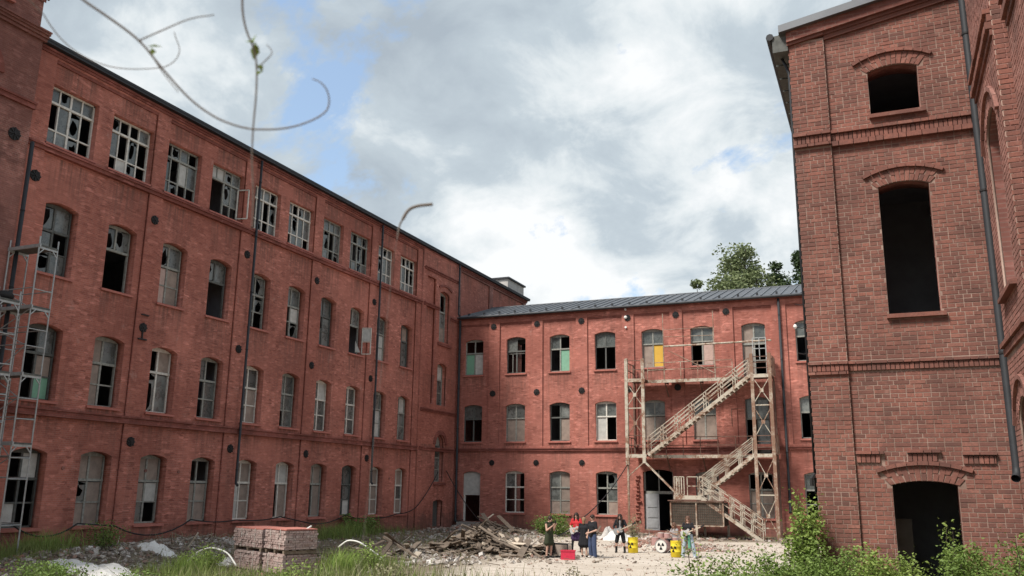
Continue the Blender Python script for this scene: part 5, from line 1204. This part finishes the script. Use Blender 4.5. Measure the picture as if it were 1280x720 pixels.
# 4 black t-shirt and jeans
J = stand(wrl=(.03, -.24, 1.02), wrr=(-.2, -.1, .92), ell=(.25, -.02, 1.13), anl=(.13, 0, .075), anr=(-.11, .03, .075))
p4 = person('person in a black t-shirt and loose blue jeans standing with arms folded low', -11.62, 36.3, R(-28), J, [('t_shirt', 'black_cloth', torso(J, -.03, .13, .135)+sleeve(J, .7, .075, .07), .014), ('jeans', 'denim', legs(J, 1.98, .115, .105, .095), .014), ('shoes', 'shoe_white', shoes(J), .012)], ('hair_dark', SHORT))
# 5 long haired guitarist
J = stand(wrl=(.36, -.24, 1.14), ell=(.31, -.03, 1.15), wrr=(-.10, -.25, .98), elr=(-.30, .0, 1.13), anl=(.2, -.02, .075), anr=(-.2, .02, .075), knl=(.17, -.05, .5), knr=(-.17, -.02, .5), head=(0, -.08, 1.60))
p5 = person('long haired guitarist in a black open vest, shorts and boots', -11.55, 40.25, R(6), J, [('vest', 'black_cloth', [c for c in torso(J)]+sleeve(J, 1.6, .07, .055), .014), ('shirt', 'grey_cloth', [(V(J['chest'])+V((0, -.075, .1)), V(J['pelvis'])+V((0, -.07, .03)), .062, .05)], .012), ('shorts', 'black_cloth', legs(J, .98, .115, .095), .014), ('boots', 'shoe_black', shoes(J, .055, .45), .012)], ('hair_dark', LONG+[((-.08, -.05, -.02), (-.09, -.10, -.25), .035, .035), ((.08, -.05, -.02), (.09, -.10, -.25), .035, .035)]))
# 6 seated drummer
J = stand(head=(0, -.05, 1.20), neck=(0, 0, 1.06), chest=(0, 0, .88), pelvis=(0, .05, .55), shl=(.175, 0, 1.0), shr=(-.175, 0, 1.0), ell=(.27, -.1, .78), elr=(-.27, -.1, .78), wrl=(.2, -.34, .85), wrr=(-.16, -.34, .85), hpl=(.09, .03, .52), hpr=(-.09, .03, .52), knl=(.2, -.38, .52), knr=(-.2, -.38, .52), anl=(.2, -.38, .075), anr=(-.2, -.38, .075))
p6 = person('drummer with long brown hair seated behind the drum kit', -9.42, 42.0, R(-35), J, [('shirt', 'grey_cloth', torso(J)+sleeve(J, .6), .014), ('trousers', 'black_cloth', legs(J, 1.9, .1, .08, .06), .014), ('shoes', 'shoe_black', shoes(J), .012)], ('hair_brown', LONG))
st = thing('drum_stool', 'round black drum stool under the drummer', 'stool', (-9.39, 42.03, gh(-9.42, 42)+.1), None)
mb = MB(); mb.lathe([(.15, .36), (.16, .38), (.16, .43), (.14, .44)], 16); link('seat', mb.mesh('seat'), M['iron'], st); mb = MB(); mb.tube([(0, 0, .36), (0, 0, .2)], .02, 8)
for k in range(3): a = 2*math.pi*k/3; mb.bar((0, 0, .25), (math.cos(a)*.22, math.sin(a)*.22, -.03), .02)
link('tripod', mb.mesh('tripod'), M['silver'], st)
# 7 behind the sapling
J = stand(wrl=(.30, -.26, 1.2), ell=(.29, -.05, 1.15), wrr=(-.10, -.26, 1.02), elr=(-.28, -.02, 1.14), anl=(.27, 0, .075), anr=(-.27, 0, .075), knl=(.2, -.03, .5), knr=(-.2, -.03, .5))
p7 = person('person in a black top and pale jeans standing astride behind the sapling', -8.15, 39.0, R(-4), J, [('top', 'black_cloth', torso(J)+sleeve(J, .7), .014), ('jeans', 'pale_denim', legs(J, 1.97, .105, .085, .085), .014), ('scarf', 'green_cloth', [(V((.05, -.13, .95)), V((.08, -.15, .45)), .05, .07)], .014), ('shoes', 'shoe_white', shoes(J), .012)], ('hair_brown', LONG))
def guitar(label, person_, at_, ang, matb):
    g = thing('guitar', label, 'guitar', (0, 0, 0)); g.matrix_world = Matrix.Translation(person_.location)@Matrix.Rotation(person_.rotation_euler[2], 4, 'Z')@Matrix.Translation(at_)@Matrix.Rotation(-ang, 4, 'Y')
    out_ = [(-.22, 0), (-.2, .12), (-.1, .155), (0, .11), (.08, .10), (.17, .13), (.22, .09), (.17, .03), (.17, -.04), (.21, -.09), (.15, -.13), (.06, -.10), (0, -.11), (-.1, -.155), (-.2, -.12)]
    mb = MB(); mb.prism(out_, -.02, .02, lambda a, d, b: (a, d, b)); link('guitar_body', mb.mesh('guitar_body'), M[matb], g)
    mb = MB(); mb.box((.1, -.035, -.025), (.72, -.021, .025)); link('neck', mb.mesh('neck'), M['wood_pale'], g)
    mb = MB(); mb.add([(.72, -.035, -.025), (.9, -.03, -.02), (.9, -.03, .06), (.72, -.035, .03), (.72, -.02, -.025), (.9, -.015, -.02), (.9, -.015, .06), (.72, -.02, .03)], [(0, 1, 2, 3), (7, 6, 5, 4), (0, 4, 5, 1), (1, 5, 6, 2), (2, 6, 7, 3), (3, 7, 4, 0)]); link('headstock', mb.mesh('headstock'), M['iron'], g)
    mb = MB(); mb.box((-.1, -.03, -.05), (.06, -.022, .05)); link('pickguard', mb.mesh('pickguard'), M['silver'], g); return g
guitar('silver electric guitar held by the long haired guitarist', p5, (-.06, -.24, .98), R(24), 'silver'); guitar('white electric guitar held by the person in the red top', p2, (-.05, -.22, .98), R(18), 'guitar_body'); guitar('light electric guitar held by the person in pale jeans', p7, (-.05, -.24, 1.05), R(22), 'guitar_body')

# ------------------------------------------------------------------ VEGETATION
def leaf_quads(pts, nrm_jit, size, rr, fold=.25, aspect=.55):
    """pts Nx3 -> vertices and faces of small folded leaves (two triangles pairs)"""
    n = len(pts); a = rr.normal(size=(n, 3)); a[:, 2] *= .5; a /= np.linalg.norm(a, axis=1)[:, None]
    b = rr.normal(size=(n, 3)); b -= (b*a).sum(1)[:, None]*a; b /= np.linalg.norm(b, axis=1)[:, None]; c = np.cross(a, b)
    s = (size*(.6+.8*rr.random(n)))[:, None]; p = np.asarray(pts)
    v = np.stack([p-a*s, p+b*s*aspect+c*s*fold, p+a*s, p-b*s*aspect+c*s*fold], 1).reshape(-1, 3)
    fa = (np.arange(n)[:, None]*4); f_ = np.concatenate([fa+[0, 1, 2], fa+[0, 2, 3]], 1).reshape(-1, 3); return v, f_
def np_mesh(name, v, f_):
    me = bpy.data.meshes.new(name); me.vertices.add(len(v)); me.vertices.foreach_set('co', np.asarray(v, np.float32).ravel()); k = f_.shape[1]
    me.loops.add(f_.size); me.loops.foreach_set('vertex_index', f_.astype(np.int32).ravel()); me.polygons.add(len(f_)); me.polygons.foreach_set('loop_start', np.arange(0, f_.size, k, dtype=np.int32))
    me.polygons.foreach_set('loop_total', np.full(len(f_), k, np.int32)); me.update(calc_edges=True); return me
def bush(name, label, cat, x, y, w, h, n, size, mat, seed, stems=9, group=None, taper=.5, z=None, dep=None):
    rr = np.random.default_rng(seed); t = thing(name, label, cat, (x, y, gh(x, y) if z is None else z), group); mb = MB(); P = []; dep = dep or w
    for s in range(stems):
        a = rr.random()*6.28; q = rr.random()**.5; tx, ty = math.cos(a)*q*w/2, math.sin(a)*q*dep/2; hz = h*(.55+.45*rr.random())*(1-.35*q*taper*2*.5)
        base = Vector((tx*.35, ty*.35, -.05)); pts = [base]
        for i in range(1, 7): k = i/6; pts.append(Vector((tx*(.35+.65*k)+rr.normal()*.03*w, ty*(.35+.65*k)+rr.normal()*.03*w, hz*k)))
        mb.tube(pts, [.012*(1-.7*i/6)*max(1, h*.6) for i in range(7)], 4, False)
        m = int(n/stems)
        for i in range(m):
            k = .12+.9*rr.random(); j = min(5, int(k*6)); pt = pts[j].lerp(pts[min(6, j+1)], min(1, k*6-j)); sp_ = .10*w*(1.2-.7*k)+.05
            P.append((pt.x+rr.normal()*sp_, pt.y+rr.normal()*sp_, max(.02, pt.z+rr.normal()*.07*h)))
    link('stems', mb.mesh('stems', fix=False), M['bark'], t); v, f_ = leaf_quads(np.array(P), 0, size, rr); link('leaves', np_mesh('leaves', v, f_), M[mat], t); return t
bush('shrub', 'round green bush against the rear mill wall behind the person in dark green', 'shrub', -19.3, 52.3, 2.3, 1.5, 2600, .06, 'leaf_green', 1, 14)
bush('shrub', 'small weedy shrub between fire escape post and barrel', 'shrub', -14.0, 52, 1.1, 1.6, 500, .05, 'weed_dry', 2, 8)
bush('shrub', 'low green bush at the foot of the left mill near its far end', 'shrub', -27.6, 43.5, 2.2, 1.2, 1500, .06, 'leaf_green', 3, 12, dep=2.6)
bush('vine', 'tall leafy vine climbing the left corner of the brick tower', 'vine', -1.46, 16.35, .6, 1.85, 5200, .034, 'leaf_light', 4, 14, z=.9)
# the row of shrubs under the tower
for i, (x, y, w, h, n, mt, lab) in enumerate([(-1.8, 15.2, 1.2, .95, 4600, 'leaf_green', 'leafy shrub spilling over the sand left of the brick tower'), (-1.0, 15.6, 1.1, 1.1, 5000, 'leaf_green', 'bright shrub under the corner pilaster of the brick tower'),
        (-.35, 15.3, 1.0, 1.05, 4200, 'leaf_light', 'shrub with pale shoots left of the tower doorway'), (.25, 15.2, 1.0, .85, 3400, 'leaf_light', 'low yellow green shrub in front of the tower doorway'),
        (.78, 15.7, .32, 1.55, 420, 'leaf_light', 'tall thin shoot rising in front of the tower doorway'), (1.2, 15.0, 1.1, 1.2, 5200, 'leaf_green', 'shrub right of the tower doorway'), (1.55, 13.9, 1.0, 1.35, 4200, 'leaf_green', 'dark shrub at the foot of the right brick wing')]):
    bush('shrub', lab, 'shrub', x, y, w, h, n, .026, mt, 40+i, 12 if w > .4 else 3, 'shrubs along the foot of the brick tower')
bush('sapling', 'slender sapling with sparse leaves in front of the band', 'sapling', -3.0, 15.0, .42, 1.32, 190, .034, 'leaf_light', 60, 4)
bush('sapling', 'short bushy sapling between the band and the tower', 'sapling', -2.28, 15.0, .5, .92, 260, .032, 'leaf_light', 61, 5)
bush('shrub', 'low green mound of leaves at the bottom edge right of the band', 'shrub', -2.3, 13.6, 1.7, .9, 4200, .026, 'leaf_green', 62, 14)
bush('weed', 'grey green weed tuft at the bottom edge below the red crate', 'weed', -5.45, 16.0, .35, .68, 160, .026, 'weed_dry', 63, 5)
bush('weed', 'thin dark weed tuft at the bottom edge below the guitarist', 'weed', -4.6, 16.0, .35, .55, 110, .026, 'weed_dry', 64, 4)
for i, (x, y, w, h, n, mt, lab) in enumerate([(-20.6, 18.0, 1.2, .95, 900, 'leaf_green', 'weed clump before the brick stacks'), (-26.6, 24.6, 1.6, 1.05, 1100, 'leaf_green', 'leafy weed clump on the left rubble mound'),
        (-12.4, 16.8, 1.3, .78, 700, 'leaf_light', 'low weed clump at the bottom edge below the debris beside the brick stacks'), (-9.9, 17.0, 1.1, .62, 520, 'weed_dry', 'low greyish weed clump at the bottom edge below the plank heap'),
        (-17.2, 17.4, 1.6, .72, 900, 'leaf_green', 'leafy weed clump at the bottom edge below the torn white sheet'), (-22.3, 18.4, 1.6, .75, 900, 'leaf_green', 'leafy weed clump at the very bottom left corner'),
        (-21.0, 23.6, 1.4, .95, 1300, 'leaf_light', 'bright weed clump under the white conduit arch'), (-16.4, 26.3, 1.1, 1.05, 900, 'leaf_light', 'yellow green weed clump right of the brick stacks')]):
    bush('weed', lab, 'weed', x, y, w, h, n, .04, mt, 80+i, 16, 'weed clumps on the left of the yard')
def grass(name, spots, mat, seed):
    rr = np.random.default_rng(seed); V_ = []; F_ = []; n0 = 0
    for (x0, y0, sx, sy, n, h) in spots:
        x = x0+rr.normal(size=n)*sx*.5; y = y0+rr.normal(size=n)*sy*.5; ok = (x > XL+.25) & (y < YB-.2); x, y = x[ok], y[ok]
        for X, Y in zip(x, y):
            z = gh(X, Y); hh = h*(.4+.8*rr.random()); a = rr.random()*6.28; w = .006+.007*rr.random(); lx, ly = rr.normal(size=2)*hh*.32; ca, sa = math.cos(a)*w, math.sin(a)*w
            V_ += [(X-ca, Y-sa, z-.02), (X+ca, Y+sa, z-.02), (X+ca*.7+lx*.35, Y+sa*.7+ly*.35, z+hh*.6), (X-ca*.7+lx*.35, Y-sa*.7+ly*.35, z+hh*.6), (X+lx, Y+ly, z+hh)]
            F_ += [(n0, n0+1, n0+2), (n0, n0+2, n0+3), (n0+3, n0+2, n0+4)]; n0 += 5
    o = link(name, np_mesh(name, np.array(V_), np.array(F_)), M[mat]); o['kind'] = 'stuff'; return o
grass('grass', [(-27.2, 21.8, 1.2, 1.8, 1300, .45), (-27.9, 24.5, .6, 2, 400, .35), (-27.4, 41, 1.3, 6, 2600, .55), (-23, 44, 5, 7, 900, .22), (-22, 31, 5, 7, 900, .25), (-17.0, 27.0, 1.6, 1.6, 1300, .5), (-14, 22, 6, 3, 1500, .3), (-20.8, 22.5, 2.0, 1.2, 900, .4),
                (-9.5, 19, 4, 1.6, 900, .3), (-11.5, 17.2, 3.5, 1.2, 1500, .5), (-13.8, 16.6, 2.6, 1.0, 1000, .55), (-18.6, 18, 2, 1.2, 700, .42), (-20, 54.5, 10, 1, 900, .2), (-.5, 15.4, 3, 1, 1200, .3), (-7, 56, 6, .6, 400, .15), (-18.5, 50, 5, 2, 300, .15)], 'grass', 5)
grass('dry_weeds', [(-11.5, 17, 4, 1.4, 260, .7), (-15, 22, 5, 3, 420, .55), (-22, 26, 6, 6, 600, .4), (-7.5, 18, 3, 1.2, 140, .5), (-18.5, 35, 4, 3, 500, .3), (-26.5, 32, 2, 8, 500, .4)], 'weed_dry', 6)
grass('tall_grass', [(-27.6, 23.0, .8, 1.6, 900, .8), (-16.6, 25.2, .6, .8, 500, .8), (-27.2, 41, .7, 3, 800, .8), (-20.9, 22.8, .7, .6, 380, .65)], 'leaf_light', 7)


def tree(label, x, y, z, H, w, n, size, mat, seed, trunk=.35, group=None, ratio=1.0, clumps=34):
    rr = np.random.default_rng(seed); t = thing('tree', label, 'tree', (x, y, z), group); mb = MB(); hc = H*.35
    mb.tube([(0, 0, -.3), (.1, 0, hc), (0, .2, H*.75)], [trunk, trunk*.7, trunk*.2], 10); trk = link('trunk', mb.mesh('trunk'), M['bark'], t); P = []; lm = MB()
    for k in range(clumps):
        a = rr.random()*6.28; q = rr.random()**.6; zc = hc+(H-hc)*rr.random()**.8; env = math.sin(min(1, max(.12, (H-zc)/(H-hc)*1.15))*math.pi*.62)
        cx_, cy_ = math.cos(a)*q*w/2*env, math.sin(a)*q*w/2*env; b0 = Vector((0, .1, hc*.8+(zc-hc)*.45)); b1 = Vector((cx_, cy_, zc)); lm.tube([b0, b0.lerp(b1, .55)+Vector((0, 0, -.2)), b1], [trunk*.28, trunk*.14, .03], 5, False)
        rad = w*(.07+.07*rr.random())*ratio; m = int(n/clumps); d = rr.normal(size=(m, 3)); d /= np.linalg.norm(d, axis=1)[:, None]; d *= (rad*(.35+.75*rr.random(m)))[:, None]; d[:, 2] *= .75; P.append(d+np.array([cx_, cy_, zc]))
    link('limbs', lm.mesh('limbs', fix=False), M['bark'], t); P = np.concatenate(P); v, f_ = leaf_quads(P, 0, size, rr); link('crown', np_mesh('crown', v, f_), M[mat], t); return t
tree('loose green tree rising behind the rear mill roof', -12.0, 85, 0, 25.9, 12.5, 17000, .16, 'leaf_tree', 11, .5, clumps=95)
tree('low treetop just showing over the roof left of the loose tree', -15.9, 86, 0, 24.3, 8.0, 8000, .16, 'leaf_tree', 12, .4)
tree('dark treetop between the loose tree and the brick tower', -8.7, 88, 0, 25.3, 7.5, 8000, .16, 'leaf_dark', 13, .4)
tree('dark dense tree beside the edge of the brick tower', -5.6, 86, 0, 25.4, 8.5, 12000, .16, 'leaf_dark', 14, .4)

# overhanging tree beside the viewer; its dangling twigs cross the sky
ov = thing('overhanging_tree', 'bare tree beside the viewer whose thin twigs dangle across the sky', 'tree', (-1.9, -1.0, gh(-1.9, -1)))
mb = MB(); mb.tube([(-1.9, -1.0, .9), (-1.95, -1.0, 2.6), (-1.8, -.9, 4.4), (-1.7, -.8, 5.6)], [.13, .11, .08, .03], 12); obj('trunk', mb, M['bark'], ov, smooth=True)
mb = MB(); mb.tube([(-1.9, -.95, 3.4), (-1.6, -.2, 4.0), (-1.2, .5, 4.15), (-.8, .86, 4.05), (-.5, 1.1, 3.95)], [.05, .04, .025, .014, .006], 8); obj('branch', mb, M['bark'], ov, smooth=True)
def sm_(pts, it=2):
    Q = [Vector(p) for p in pts]
    for _ in range(it):
        N_ = [Q[0]]
        for i in range(len(Q)-1): N_ += [Q[i].lerp(Q[i+1], .25), Q[i].lerp(Q[i+1], .75)]
        Q = N_+[Q[-1]]
    return Q
TW = [
 ([(-.80, .86, 4.05), (-.77, .855, 3.75), (-.775, .859, 3.565), (-.791, .869, 3.498), (-.803, .881, 3.431), (-.802, .892, 3.392), (-.791, .904, 3.362), (-.79, .911, 3.336), (-.794, .919, 3.297), (-.802, .927, 3.25), (-.807, .936, 3.207), (-.808, .946, 3.168), (-.812, .955, 3.11)], .0032, .0016),
 ([(-.802, .927, 3.25), (-.823, .917, 3.254), (-.85, .903, 3.265), (-.88, .885, 3.288), (-.904, .867, 3.318), (-.922, .853, 3.343), (-.942, .837, 3.373), (-.976, .815, 3.401), (-1.021, .788, 3.434), (-1.055, .763, 3.472), (-1.12, .7, 3.6), (-1.2, .5, 4.15)], .0022, .0036),
 ([(-.802, .927, 3.25), (-.766, .942, 3.25), (-.734, .954, 3.258), (-.706, .962, 3.272), (-.698, .963, 3.285), (-.698, .958, 3.304), (-.706, .951, 3.317), (-.718, .945, 3.322)], .0024, .0014),
 ([(-.942, .837, 3.373), (-.91, .845, 3.386), (-.872, .857, 3.404), (-.84, .87, 3.409)], .002, .0012),
 ([(-1.25, .72, 3.56), (-1.2, .86, 3.50), (-1.181, .881, 3.459), (-1.157, .898, 3.432), (-1.125, .916, 3.412), (-1.088, .935, 3.402), (-1.04, .955, 3.403), (-1.016, .964, 3.407), (-1.0, .967, 3.421), (-.996, .965, 3.436), (-1.001, .959, 3.451), (-1.003, .956, 3.461)], .0016, .0012),
 ([(-1.25, .72, 3.56), (-1.3, .5, 3.8), (-1.3, .3, 4.1)], .0018, .003),
 ([(-.942, .837, 3.373), (-.927, .848, 3.351), (-.913, .859, 3.325), (-.895, .873, 3.30)], .0016, .001),
 ([(-.79, .911, 3.336), (-.775, .915, 3.350), (-.768, .917, 3.360), (-.778, .913, 3.372)], .0016, .001)]
for pts, ra, rb in TW:
    Q = sm_(pts); mb = MB(); mb.tube(Q, [(ra+(rb-ra)*i/(len(Q)-1))*.6 for i in range(len(Q))], 6); obj('twig', mb, M['twig'], ov, smooth=True)
for i, p in enumerate([(-.792, .905, 3.36), (-.796, .9, 3.372), (-.787, .912, 3.33), (-.93, .85, 3.36)]):
    v, f_ = leaf_quads(np.array([p, (p[0]+.004, p[1], p[2]+.006)]), 0, .010, np.random.default_rng(i)); o = link('leaf_bud', np_mesh('leaf_bud', v-np.array(WP[ov]), f_), M['leaf_light'], ov)
bs = thing('dry_stalk', 'single dry stalk with bent tip rising close to the viewer in mid picture', 'stalk', (-.86, 1.2, gh(-.86, 1.2)))
Q = sm_([(-.86, 1.2, .95), (-.80, 1.22, 2.2), (-.757, 1.244, 3.05), (-.744, 1.246, 3.19), (-.737, 1.246, 3.201), (-.727, 1.246, 3.218), (-.713, 1.25, 3.225), (-.687, 1.261, 3.228)], 2); nQ = len(Q)
mb = MB(); mb.tube(Q, [.0028 if Q[i].z > 3.2 else .0016 if Q[i].z > 3.17 else .0003 for i in range(nQ)], 6); obj('stem', mb, M['twig'], bs, smooth=True)
